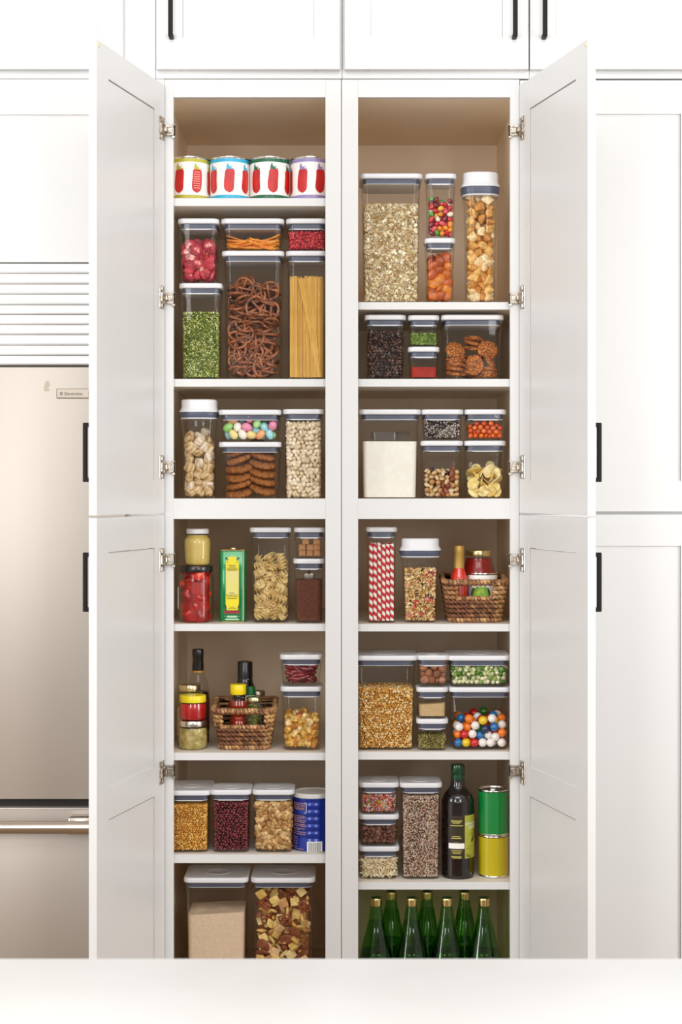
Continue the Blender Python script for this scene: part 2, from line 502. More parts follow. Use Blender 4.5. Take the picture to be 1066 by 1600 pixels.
# ------------------------------------------------------------------ food container with push-button lid
CONT = {}
def pop(label, x0, x1, ytop, zb, yf, dep, name='food_container', group='clear food containers with push-button lids', tall=False, lidpx=8.0, rc=0.016):
    """x0..x1, ytop: lid front in photo pixels; zb: height it stands at; yf: distance of the lid's front behind the cabinet face"""
    m = mx(yf); Wd = (x1 - x0) * m; cx = X((x0 + x1) / 2, yf); cy = yf + dep / 2
    zt = Z(ytop, yf); H = zt - zb
    t = thing(name, label, 'container', (cx, cy, zb), group)
    hx, hy = Wd / 2, dep / 2
    bx1, by1 = hx * 0.93, hy - hx * 0.07
    bx0, by0 = hx * 0.865, hy - hx * 0.135
    lt = lidpx * m; zl = H - lt
    # body: thin clear wall, slightly tapered, with a rounded foot
    V, F = loft([(bx0 - .004, by0 - .004, rc, 0.0006), (bx0 - .001, by0 - .001, rc, 0.0015), (bx0, by0, rc, 0.004), (bx1 - .0015, by1 - .0015, rc, zl - 0.030), (bx1, by1, rc, zl - 0.022), (bx1 + .001, by1 + .001, rc, zl - 0.001)], 6, True, False)
    link('body', newmesh('container_body', V, F, CLEAR, True, 60), t)
    V, F = loft([(bx0 - .003, by0 - .003, rc, 0.0035), (bx0 - .0015, by0 - .0015, rc, 0.0055)], 6, True, False)
    link('base', newmesh('container_base', V, F, CLEAR, True, 60), t)
    # lid
    e = 0.0025
    prof = [(hx - .002, hy - .002, rc, zl), (hx - .0006, hy - .0006, rc, zl + .001), (hx, hy, rc + .001, zl + .003), (hx, hy, rc + .001, H - e * 1.4), (hx - e * .3, hy - e * .3, rc, H - e * .4), (hx - e, hy - e, rc, H), (hx - .010, hy - .010, rc, H - .0008), (hx - .012, hy - .012, rc, H - .0012)]
    V, F = loft(prof, 6)
    lid = link('lid', newmesh('container_lid', V, F, LIDW, True, 50), t)
    br = min(hx, hy) * 0.42
    lathe_p = [(br, H - .0012), (br, H - .0004), (br - .0015, H - .0002), (br - .003, H - .0010), (0.0005, H - .0009)]
    link('button', newmesh('lid_button', *lathe(lathe_p, 28, False, True), LIDW, True, 40), lid)
    gx, gy = bx1 - .0035, by1 - .0035
    V, F = loft([(gx, gy, rc, zl - .0005), (gx, gy, rc, zl - .0125)][::-1], 6)
    link('gasket', newmesh('lid_gasket', V, F, GASKET, True, 50), lid)
    # white ring under the gasket: its edge lifts at the corners
    q = rrect(gx - .0002, gy - .0002, rc, 6); V, F = [], []
    for zo, hgt in ((0, -.0125), (0, -.0160)):
        for (a, b) in q:
            u = min(abs(a) / gx, 1) if abs(b) > gy - rc else min(abs(b) / gy, 1)
            lift = 0.0022 * max(0, min(1, (u - 0.62) / 0.12))
            V.append((a, b, zl + hgt + lift - (0 if hgt < -.015 else 0)))
    n = len(q)
    for j in range(n): F.append((j, j + n, (j + 1) % n + n, (j + 1) % n))
    F.append(tuple(range(n, 2 * n)))
    link('seal_ring', newmesh('lid_seal_ring', V, F, LIDW, True, 50), lid)
    c = dict(t=t, cx=cx, cy=cy, zb=zb, zt=zt, H=H, hx=bx0 - .0028, hy=by0 - .0028, z0=0.006, k=(bx1 - bx0 - .0015) / bx0 / (zl - .03), yf=yf)
    return c

def tallpop(label, x0, x1, ytop, ybot, zb, yf, lid_h, gas_h, bw0, bw1, rc, name='cereal_dispenser'):
    """dispenser with a tall flared white cap; bw0, bw1: half widths of the body at foot and shoulder as fractions"""
    m = mx(yf); hx = (x1 - x0) / 2 * m; cx = X((x0 + x1) / 2, yf); hy = hx * 1.0; cy = yf + hy
    H = Z(ytop, yf) - zb; zl = H - lid_h * m
    t = thing(name, label, 'container', (cx, cy, zb), 'dispensers with tall white caps')
    r1 = hx * rc
    V, F = loft([(hx * bw0 - .004, hy * bw0 - .004, r1 * bw0, .0006), (hx * bw0, hy * bw0, r1 * bw0, .005), (hx * bw1, hy * bw1, r1 * bw1, zl - .05), (hx * .93, hy * .93, r1 * .93, zl - .018), (hx * .95, hy * .95, r1 * .95, zl - .001)], 8, True, False)
    link('body', newmesh('dispenser_body', V, F, CLEAR, True, 60), t)
    V, F = loft([(hx * bw0 - .003, hy * bw0 - .003, r1 * bw0, .0035), (hx * bw0 - .0015, hy * bw0 - .0015, r1 * bw0, .0055)], 8, True, False)
    link('base', newmesh('dispenser_base', V, F, CLEAR, True, 60), t)
    k = .90
    lid = link('lid', newmesh('dispenser_cap', *loft([(hx, hy, r1, zl), (hx, hy, r1, zl + .002), (hx * .975, hy * .975, r1, zl + .005), (hx * k, hy * k, r1 * k, zl + (H - zl) * .38), (hx * k, hy * k, r1 * k, H - .003), (hx * k - .001, hy * k - .001, r1 * k, H - .001), (hx * k - .003, hy * k - .003, r1 * k, H)], 8), LIDW, True, 45), t)
    g = .97
    link('gasket', newmesh('dispenser_gasket', *loft([(hx * .93, hy * .93, r1 * .93, zl - gas_h * m), (hx * g, hy * g, r1 * g, zl - gas_h * m * .55), (hx * g, hy * g, r1 * g, zl - .0005)], 8), GASKET, True, 50), lid)
    link('seal_ring', newmesh('dispenser_ring', *loft([(hx * .92, hy * .92, r1 * .92, zl - gas_h * m - .003), (hx * .945, hy * .945, r1 * .945, zl - gas_h * m - .0005), (hx * .93, hy * .93, r1 * .93, zl - gas_h * m + .0005)], 8), LIDW, True, 50), lid)
    link('spout', newmesh('dispenser_spout', *loft([(hx * .30, hy * .16, .003, zl - .036), (hx * .30, hy * .16, .003, zl - gas_h * m - .002)], 4), CLEAR, True, 40), lid)
    return dict(t=t, cx=cx, cy=cy, zb=zb, zt=zb + H, H=H, hx=hx * bw0 - .003, hy=hy * bw0 - .003, z0=.006, k=(bw1 - bw0) / bw0 / (zl - .05), yf=yf)

def worldpos(c, P):
    P = P.copy(); s = 1 + c['k'] * P[:, 2]
    P[:, 0] *= s; P[:, 1] *= s
    return P + np.array((c['cx'], c['cy'], c['zb'] + c['z0']))

def hcont(c, py): return Z(py, c['yf'] + .01) - c['zb'] - c['z0']

def fill(c, py, tmpl, pitch, mt, name, label, cat, seed, layers=2, slope=0.0, mound=0.0, ind=None, smin=.85, smax=1.15, coremat=None):
    """a container full of grains; ind = (singular name, label, group, material) builds the front layer one by one"""
    h = hcont(c, py)
    fr, rest = shell(c['hx'], c['hy'], h, pitch, seed, layers, slope=slope, mound=mound)
    core = coregeo(c['hx'], c['hy'], 0.001, h, pitch * 1.3)
    Vc = worldpos(c, core[0]); core = (Vc, core[1])
    if ind is None:
        g = grains(name, tmpl, worldpos(c, np.vstack([fr, rest])), mt, seed, smin, smax, core=core)
    else:
        g = grains(name, tmpl, worldpos(c, rest), mt, seed, smin, smax, core=core)
        me = piecemesh(ind[0], tmpl, ind[3])
        pieces(me, ind[0], worldpos(c, fr), ind[1], cat if len(ind) < 5 else ind[4], ind[2], seed, smin, smax, box=c)
    tag(g, label, cat, kind='stuff')
    return g

def inside(o_loc, R, V0, s, c):
    """shift a piece so that all of it stays inside its container"""
    Vr = (V0 @ np.array(R).T) * s
    lo, hi = Vr.min(0), Vr.max(0); p = np.array(o_loc, float)
    zrel = max(0.0, p[2] - c['zb'] - c['z0']); f = 1 + c['k'] * zrel
    hx, hy = c['hx'] * f, c['hy'] * f
    for a, (cc, hh) in enumerate(((c['cx'], hx), (c['cy'], hy))):
        if hi[a] - lo[a] < 2 * hh: p[a] = min(max(p[a], cc - hh - lo[a]), cc + hh - hi[a])
    p[2] = max(p[2], c['zb'] + c['z0'] - lo[2])
    return p

def pieces(me, name, P, label, cat, group, seed, smin=.9, smax=1.1, box=None, rot=None, mats=None):
    """one object per piece, sharing the mesh"""
    rg = np.random.RandomState(seed + 77); out = []
    V0 = np.array([v.co[:] for v in (me[0] if isinstance(me, list) else me).vertices])
    for i, p in enumerate(P):
        m = me[rg.randint(len(me))] if isinstance(me, list) else me
        if rot is None: R = Matrix(randrot(rg, 1)[0].tolist())
        else: R = rot(i, p, rg)
        s = rg.uniform(smin, smax)
        q = inside(p, R, V0, s, box) if box is not None else p
        o = bpy.data.objects.new(name, m); COL.objects.link(o)
        o.location = q; o.rotation_euler = R.to_euler(); o.scale = (s, s, s)
        tag(o, label, cat, group); out.append(o)
    return out

def cull(P, c, h, r, depth=4.5):
    """leave out the pieces nothing shows of: deep in the middle of the pile"""
    k = ~((P[:, 1] > -c['hy'] + depth * r) & (P[:, 2] < h - 3.2 * r))
    return P[k]

def flatrot(tilt=0.35):
    def f(i, p, rg): return Euler((rg.normal(0, tilt), rg.normal(0, tilt), rg.uniform(0, 6.28))).to_matrix()
    return f
def facerot(tilt=0.5):
    """flat pieces that lean mostly towards the front wall"""
    def f(i, p, rg):
        if rg.rand() < 0.55: return Euler((math.pi / 2 + rg.normal(0, tilt), rg.uniform(-.3, .3), rg.normal(0, tilt))).to_matrix() @ Euler((0, 0, rg.uniform(0, 6.28))).to_matrix()
        return Matrix(randrot(rg, 1)[0].tolist())
    return f

# ================================================================== THE SETTING
FLOORM = mat('floor_oak', '#9c7c5c', 0.45, noise='#84664a', nscale=2.5, stretch=(1, 8, 1))
tag(box('floor', -3.2, 3.2, -6.0, 0.66, -0.04, 0.0, FLOORM), kind='structure')
tag(box('wall_back', -3.2, 3.2, 0.64, 0.70, 0.0, 3.1, PAINT), kind='structure')

# ------------------------------------------------------------------ shaker doors
def door_parts(w, h, th, stile, rails, M, name, parent, recess=0.0026, gap=0.004, lip=0.0015, slot=0.010):
    """rails: list of (z0, z1) measured from the door's foot; local frame u = x (0..w), thickness along y (0 .. th);
    the stiles are slotted and the panel floats in the slot with a little clearance"""
    bm = bmesh.new()
    for a, b, c in ((0, stile - slot, stile), (w - stile + slot, w, w - stile)):
        addbox(bm, a, b, 0, th, 0, h)
        q = (b, c) if a == 0 else (c, a)
        addbox(bm, q[0], q[1], 0, lip, 0, h); addbox(bm, q[0], q[1], th - lip, th, 0, h)
    for z0, z1 in rails: addbox(bm, stile - slot, w - stile + slot, 0.0003, th - .0003, z0, z1, 0.0)
    bmesh.ops.transform(bm, matrix=M, verts=bm.verts)
    d = bmobj(name, bm, PAINT, parent, smooth=False)
    rs = sorted(rails)
    for (a, b), (c, e) in zip(rs[:-1], rs[1:]):
        bm = bmesh.new()
        addbox(bm, stile + gap, w - stile - gap, recess, th - .0055, b, c - (.0028 if gap > .001 else 0))
        bmesh.ops.transform(bm, matrix=M, verts=bm.verts)
        bmobj('door_panel', bm, PAINT, d)
    return d

def pull(parent, M, length, proj=0.032, wd=0.011, name='handle'):
    """flat bar pull standing on two feet: bar along local z, foot at y=0, bar towards -y"""
    bm = bmesh.new()
    addbox(bm, -wd / 2, wd / 2, -proj, -proj + 0.009, 0, length, 0.0012, 1)
    for z in (0, length - 0.010): addbox(bm, -wd / 2, wd / 2, -proj + .008, 0, z, z + 0.010, 0.0008, 1)
    bmesh.ops.transform(bm, matrix=M, verts=bm.verts)
    return bmobj(name, bm, BRONZE, parent, smooth=True)

# ------------------------------------------------------------------ the two tall pantry cabinets
CABD = 0.605
def pantry(side, shelves, label):
    sg = -1 if side == 'L' else 1
    if side == 'L': fx0, fx1, ox0, ox1, ix0, ix1 = 257.5, 533.3, 271.0, 508.5, 259.5, 522
    else: fx0, fx1, ox0, ox1, ix0, ix1 = 534.2, 812.0, 560.0, 797.5, 546, 810.5
    t = thing('pantry_cabinet', label, 'cabinet', (X((fx0 + fx1) / 2), 0.3, 0))
    ox, oy = t.location.x, t.location.y
    def b(name, x0, x1, y0, y1, z0, z1, mt, bev=0): return box(name, x0 - ox, x1 - ox, y0 - oy, y1 - oy, z0, z1, mt, t, bev, 1)
    ztop, zfoot = Z(124.0), 0.10
    zo = Z(152)
    FF = 0.02
    # face frame
    b('stile', X(fx0), X(ox0), 0, FF, zfoot, ztop, PAINT, .0008); b('stile', X(ox1), X(fx1), 0, FF, zfoot, ztop, PAINT, .0008)
    b('rail', X(ox0), X(ox1), 0.0002, FF, zo, ztop - .0002, PAINT)
    b('rail', X(ox0), X(ox1), 0.0002, FF, Z(811), Z(779), PAINT)
    zdeck = 0.135
    b('rail', X(ox0), X(ox1), 0.0002, FF, zfoot + .0002, zdeck - .002, PAINT)
    # carcass
    b('side_panel', X(fx0) + .0005, X(ix0), FF, CABD, zfoot, ztop, TAN); b('side_panel', X(ix1), X(fx1) - .0005, FF, CABD, zfoot, ztop, TAN)
    b('back_panel', X(ix0), X(ix1), CABD - .012, CABD, zfoot, ztop, TAN)
    b('top_panel', X(ix0), X(ix1), FF, CABD - .012, zo, ztop, TAN)
    b('bottom_panel', X(ix0), X(ix1), FF, CABD - .012, zfoot, zdeck, TAN)
    b('fixed_shelf', X(ix0), X(ix1), FF, CABD - .012, Z(809), Z(781), TAN)
    b('toe_kick', X(fx0), X(fx1), .06, .075, 0, zfoot, PAINT)
    for y0, y1 in shelves:
        sh = b('shelf', X(ix0) + .0008, X(ix1) - .0008, 0.0215, CABD - .0125, Z(y1, .02), Z(y0, .02), SHELFW)
        box('edge_band', X(ix0) + .0008 - ox, X(ix1) - .0008 - ox, .0203 - oy, .0215 - oy, Z(y1, .02), Z(y0, .02), PAINT, sh)
    # doors, swung wide open
    ang = math.radians(14.0); w = 0.4535; th = 0.0195
    hxp = X(258.0) if side == 'L' else X(811.5)
    # local u axis -> direction from hinge to free edge; local y (thickness, 0 = inner face) -> outwards
    u = Vector((sg * math.sin(ang), -math.cos(ang), 0)); n = Vector((sg * math.cos(ang), math.sin(ang), 0))
    for part, (ya, yb, rails_px, hinges) in enumerate(((135.0, 801.2, ((801.2, 751), (180.5, 135.0)), (204.5, 466.5, 730)), (804.8, 1562.0, ((1562, 1512), (1235, 1190), (854, 804.8)), (874, 1204)))):
        z0 = Z(yb); h = Z(ya) - z0
        M = Matrix(((u.x, n.x, 0, hxp - ox), (u.y, n.y, 0, -.0085 - oy), (0, 0, 1, z0), (0, 0, 0, 1)))
        rails = [(Z(a) - z0, Z(c) - z0) for a, c in rails_px]
        rails = [(max(0, a), min(h, c)) for a, c in rails]
        d = door_parts(w, h, th, 0.072, rails, M, 'door', t)
        # pull on the outer face near the free edge
        hz = Z(753) if part == 0 else Z(957)
        zc = ZC + (hz - ZC) * (1 / 1.112)
        L = 93 * S / 1.112
        n3 = M.to_3x3()
        Mh = Matrix(((-u.x, -n.x, 0, hxp - ox + u.x * (w - .036) + n.x * th), (-u.y, -n.y, 0, -.0085 - oy + u.y * (w - .036) + n.y * th), (0, 0, 1, zc), (0, 0, 0, 1)))
        pull(d, Mh, L, 0.0285)
        if part == 0:      # small felt bumper at the top free corner of the inner face
            bm = bmesh.new(); bmesh.ops.create_cone(bm, segments=14, radius1=.0055, radius2=.0048, depth=.002, cap_ends=True)
            Mb = M @ Matrix.Translation((w - .012, -.001, h - .011)) @ Matrix.Rotation(math.pi / 2, 4, 'X')
            bmesh.ops.transform(bm, matrix=Mb, verts=bm.verts)
            bmobj('bumper', bm, mat('felt_bumper', '#d8d0a8', .9), d)
        for hy_ in hinges:
            zc = Z(hy_); bm = bmesh.new()
            # clip on the face frame: flat plate wrapping the stile's inner edge
            xe = X(ox0) if side == 'L' else X(ox1)
            def wx(q): return (xe - sg * q) - ox
            def bb(a, c, y0, y1, z0_, z1_, bv=.0006):
                xa, xb = sorted((wx(a), wx(c))); addbox(bm, xa, xb, y0 - oy, y1 - oy, zc + z0_, zc + z1_, bv, 1)
            bb(-.024, .004, -.0045, -.0008, -.0145, .0145)
            bb(.0005, .004, -.0045, .016, -.0165, .0165)
            bb(-.022, .001, -.0075, -.0045, .0085, .0125); bb(-.022, .001, -.0075, -.0045, -.0125, -.0085)
            bb(-.017, -.002, -.0095, -.0045, -.0062, .0062)
            bb(-.0125, -.0065, -.0112, -.0095, -.003, .003)
            bb(-.003, .005, -.010, -.002, -.020, -.0145)
            bb(-.030, -.020, -.014, -.006, -.0065, .0065)
            # cup plate on the door
            for (ua, ub, ta, tb, za, zb_) in ((.006, .040, -.0022, 0, -.030, .030), (.010, .036, -.006, -.001, -.0125, .0125), (.015, .031, -.0045, 0, .017, .028), (.015, .031, -.0045, 0, -.028, -.017), (.000, .014, -.010, -.002, -.0065, .0065)):
                addbox(bm, ua, ub, ta, tb, zc - z0 + za, zc - z0 + zb_, .0012, 1, M)
            bmobj('hinge', bm, NICKEL, d, smooth=True)
    return t

LSH = [(309.5, 321.8), (592, 604), (975, 986), (1176, 1188), (1335, 1348.5)]
RSH = [(472, 483.5), (592, 604), (975, 986.5), (1174.5, 1187), (1378, 1390)]
pantry('L', LSH, 'white tall pantry cabinet with open doors, its lowest shelf holding a blue can')
pantry('R', RSH, 'white tall pantry cabinet with open doors, green glass bottles standing at its foot')
LZ = [Z(a, .02) for a, b in LSH]; RZ = [Z(a, .02) for a, b in RSH]
ZDECK = Z(781); ZBOT = 0.135

# ------------------------------------------------------------------ cabinets over the pantry
YD = -0.021
def overhead(x0, x1, handle, label, stile=0.066, bx0=None, bx1=None):
    t = thing('overhead_cabinet', label, 'cabinet', (X((x0 + x1) / 2), .3, Z(116)), 'row of cabinets above the pantry')
    o = t.location; zt = 2.98
    a, b_ = X(bx0 if bx0 else x0 - 2), X(bx1 if bx1 else x1 + 2)
    box('carcass', a - o.x + .0004, b_ - o.x - .0004, .0 - o.y, .6 - o.y, Z(122.9) - o.z, zt - o.z, PAINT, t, .0006, 1)
    z0 = Z(108, YD); h = 2.95 - z0
    M = Matrix.Translation((X(x0, YD) - o.x, YD - o.y, z0 - o.z))
    d = door_parts((x1 - x0) * mx(YD), h, .0195, stile, [(0, .081), (h - .08, h)], M, 'door', t, recess=.0055, gap=.0002)
    if handle:
        Mh = Matrix.Translation((X(handle, YD - .03) - o.x, YD - o.y, Z(57, YD - .03) - o.z))
        pull(d, Mh, 0.16, .034, .0115)
overhead(245.3, 531.3, 266.5, 'white overhead cabinet with its handle at the left, above the tomato cans', bx0=243.6, bx1=534.9)
overhead(538.8, 826.0, 805.5, 'white overhead cabinet above the oats, handle at its right edge', bx0=535.0, bx1=827.2)
overhead(828.6, 1112, 852.0, 'white overhead cabinet on the far right, above the closed doors', bx0=827.3, bx1=1114)
overhead(-120, 192.0, None, 'white overhead cabinet at the far left, above the fridge', bx0=-122, bx1=243.5)

# closed tall cabinet on the right
t = thing('tall_cabinet', 'white tall cabinet with closed doors right of the open pantry', 'cabinet', (X(960), .3, 0))
o = t.location
box('carcass', X(813) - o.x, X(1118) - o.x, 0 - o.y, .6 - o.y, .10, Z(125.5), PAINT, t, .0006, 1)
box('toe_kick', X(813) - o.x, X(1118) - o.x, .06 - o.y, .075 - o.y, 0, .10, PAINT, t)
for (ya, yb, rp) in ((125.5, 799.2, ((799.2, 751.5), (178, 125.5))), (804.0, 1565, ((1565, 1515), (853, 804)))):
    z0 = Z(yb, YD); h = Z(ya, YD) - z0
    M = Matrix.Translation((X(821, YD) - o.x, YD - o.y, z0))
    door_parts((1113 - 821) * mx(YD), h, .0195, (1113 - 1064) * mx(YD), [(Z(a, YD) - z0, Z(b, YD) - z0) for a, b in rp], M, 'door', t, recess=.0055, gap=.0002)

# cabinet front above the fridge
t = thing('fridge_cabinet', 'white cabinet with one wide recessed panel above the vent grille', 'cabinet', (X(60), .3, Z(411)))
o = t.location
box('carcass', X(-122) - o.x, X(257.2) - o.x, 0 - o.y, .6 - o.y, Z(410) - o.z, Z(123.5) - o.z, PAINT, t, .0006, 1)
z0 = Z(409.5, YD); h = Z(124.5, YD) - z0
door_parts((236 + 120) * mx(YD), h, .0195, .07, [(0, Z(318.5, YD) - z0), (Z(179, YD) - z0, h)], Matrix.Translation((X(-120, YD) - o.x, YD - o.y, z0 - o.z)), 'door', t, recess=.0055, gap=.0002)

# ------------------------------------------------------------------ refrigerator with its vent grille
FY = -0.035
t = thing('refrigerator', 'built-in stainless steel refrigerator with bottom freezer drawer and vent grille', 'refrigerator', (X(20), .3, 0))
o = t.location
fx0, fx1 = X(-170, FY), X(196, FY)
box('carcass', fx0 - o.x + .004, fx1 - o.x - .004, .02 - o.y, .6 - o.y, .08, Z(411), mat('fridge_body', '#8d8880', .5, .6), t)
box('toe_kick', fx0 - o.x + .004, fx1 - o.x - .004, .06 - o.y, .1 - o.y, 0, .08, GAP, t)
dr = box('door', fx0 - o.x, fx1 - o.x, FY - o.y, .018 - o.y, Z(1249, FY), Z(573.5, FY), STEEL, t, .003, 2)
box('gap_shade_strip', fx0 - o.x + .002, fx1 - o.x - .002, -.012 - o.y, .019 - o.y, Z(1262, FY) - .004, Z(1249, FY) + .004, GAP, t)  # dark strip standing in for the shade between door and drawer
dw = box('freezer_drawer', fx0 - o.x, fx1 - o.x, FY - o.y, .018 - o.y, .10, Z(1262, FY), STEEL, t, .003, 2)
hb = bmesh.new()
addbox(hb, X(-120, FY) - o.x, X(150, FY) - o.x, FY - .006 - o.y, FY - o.y, Z(1284, FY), Z(1264, FY), .002, 1)
bmobj('handle_plate', hb, STEEL, dw, smooth=True)
hy = FY - .055; hz = Z(1293, hy); rr = 10 * mx(hy)
h = link('handle', newmesh('fridge_handle', *tube([(X(-130, hy) - o.x, hy - o.y, hz), (X(150, hy) - o.x, hy - o.y, hz)], rr, 20), STEELD, True, 50), dw)
br = bmesh.new()
addbox(br, X(107, hy) - o.x, X(152, hy) - o.x, hy - .004 - o.y, FY - o.y, hz - rr * 1.02, hz + rr * 1.55, .004, 2)
bmobj('bracket', br, STEELD, dw, smooth=True)
link('handle_sleeve', newmesh('fridge_sleeve', *tube([(X(106, hy) - o.x, hy - o.y, hz), (X(151, hy) - o.x, hy - o.y, hz)], rr * 1.08, 20), STEELD, True, 50), dw)
# name badge
bz0, bz1 = Z(622.5, FY), Z(607.5, FY)
bd = box('badge', X(88.5, FY) - o.x, X(152, FY) - o.x, FY - .0025 - o.y, FY - o.y, bz0, bz1, mat('badge_rim', '#6d655c', .4, .8), t, .0008, 1)
box('badge_face', X(89.6, FY) - o.x, X(151, FY) - o.x, FY - .0031 - o.y, FY - .0024 - o.y, bz0 + .0024, bz1 - .0013, mat('badge_face', '#bdb1a4', .45, .2), bd)
V, F = textgeo('Electrolux', .0112, 'LEFT', .0001)
INKG = mat('badge_ink', '#4e453d', .5)
V = [(x + X(101, FY) - o.x, FY - .0034 - o.y, y + Z(617.6, FY)) for x, y, _ in V]
link('badge_lettering', newmesh('lettering', V, F, INKG, False), bd)
bm = bmesh.new()
lx, lz, q = X(94.3, FY) - o.x, Z(617.6, FY), .0062
for (a, b, c, e) in ((0, .0009, 0, 1), (q * .47, q * .62, 0, 1), (q - .0009, q, 0, 1), (0, q * .6, .0, .14), (0, q, .86, 1), (0, q * .6, .43, .57)):
    addbox(bm, lx + a, lx + b, FY - .0035 - o.y, FY - .0031 - o.y, lz + c * .008, lz + e * .008)
bmobj('badge_emblem', bm, INKG, bd)
box('badge_bar', X(138.6, FY) - o.x, X(139.8, FY) - o.x, FY - .0035 - o.y, FY - .0031 - o.y, Z(620, FY), Z(611, FY), INKG, bd)
# vent grille above the doors
GM = mat('grille_aluminium', (0.84, 0.83, 0.82), .4, 0.0)
bk = box('vent_grille', fx0 - o.x, fx1 - o.x, .0 - o.y, .018 - o.y, Z(571.5), Z(411), mat('grille_back', '#a5a19a', .6), t)
z_edges = [411.5, 427.5, 444, 460, 476.5, 491.5, 507.5, 523, 539.5, 555.5, 571]
for i in range(10):
    zt_, zb_ = Z(z_edges[i] + .6, -.02), Z(z_edges[i + 1] - .2, -.02)
    hh = zt_ - zb_
    # slat with a chamfered lower lip
    prof = [(-.004, 0), (-.018, 0.0012), (-.0255, hh * .16), (-.026, hh * .22), (-.026, hh * .93), (-.022, hh), (-.004, hh)]
    V = [(fx0 - o.x, y - o.y, zb_ + z) for y, z in prof] + [(fx1 - o.x, y - o.y, zb_ + z) for y, z in prof]
    n = len(prof); F = [(k, (k + 1) % n, (k + 1) % n + n, k + n) for k in range(n)] + [tuple(range(n)), tuple(range(2 * n - 1, n - 1, -1))]
    bm = bmesh.new(); vs = [bm.verts.new(v) for v in V]
    for f in F: bm.faces.new([vs[k] for k in f])
    bmobj('slat', bm, GM, bk)
tag(box('trim_1', X(198), X(257.2), 0.001, .6, 0, Z(410.6), PAINT), kind='structure')      # filler between fridge and pantry
# little sticker on the steel door
pts = [(68, 611), (70.3, 597.5), (72.5, 595.2), (76.5, 595), (77, 600.5), (78.2, 602.3), (74.5, 605), (76.2, 607.5), (76.8, 611.5)]
bm = bmesh.new()
f = bm.faces.new([bm.verts.new((X(a, FY), FY - .0008, Z(b, FY))) for a, b in pts])
r = bmesh.ops.extrude_face_region(bm, geom=[f])
bmesh.ops.translate(bm, vec=(0, .0007, 0), verts=[v for v in r['geom'] if isinstance(v, bmesh.types.BMVert)])
tag(bmobj('sticker', bm, mat('sticker_grey', '#b5b09c', .6)), 'small grey torn sticker on the steel fridge door', 'sticker')

# ------------------------------------------------------------------ kitchen island in the foreground
cy0, cy1, cz = -3.05, -2.25, 0.0
slope = 731 * S / D
cz = ZC - slope * 2.0
t = thing('kitchen_island', 'white stone island counter out of focus in the foreground', 'counter', (0, -2.65, 0))
box('countertop', -1.5, 1.5, cy0 + 2.65, cy1 + 2.65, cz - .04, cz, mat('white_quartz', (.78, .77, .755), .35, noise=(.74, .73, .715), nscale=5), t, .003, 2)
box('island_body', -1.42, 1.42, cy0 + 2.75, cy1 + 2.62, 0.0, cz - .04, PAINT, t)

# ================================================================== WHAT STANDS ON THE SHELVES
YF = 0.042            # lid fronts stand this far behind the cabinet face
BIG, MED, MINI = 0.160, 0.107, 0.081
STACK = 0.0004

# ---------- top left shelf: four tomato cans
TIN = mat('tin_plate', (0.78, 0.77, 0.75), 0.22, 1.0)
LABELW = mat('label_white', '#f2efea', 0.3, coat=0.3)
TOMR = mat('tomato_red', '#cf1c14', 0.4, noise='#b81218', nscale=25, coat=0.3)
TOMD = mat('tomato_line', '#f4b0a0', 0.3)
def can_body(t, R, H, mt=TIN):
    p = [(R - .002, 0), (R + .0008, .0005), (R + .0012, .0025), (R - .0005, .004), (R - .0008, .006), (R - .0008, H - .006), (R - .0005, H - .004), (R + .0012, H - .0025), (R + .0008, H - .0003), (R - .0015, H), (R - .0028, H - .0035), (R * .86, H - .0038), (R * .84, H - .0030), (R * .6, H - .0032), (R * .58, H - .0038)]
    return link('can_body', newmesh('can_body', *lathe(p, 48), mt, True, 50), t)
def sleeve(name, R, z0, z1, mt, parent, seg=48): return link(name, newmesh(name, *lathe([(R, z0), (R, z1)], seg, False, False), mt, True), parent)
bands = [('chartreuse', '#b2ac34', 296.5), ('sky blue', '#2fa9cf', 359.0), ('dark green', '#12603f', 421.5), ('lilac', '#9384b5', 485.0)]
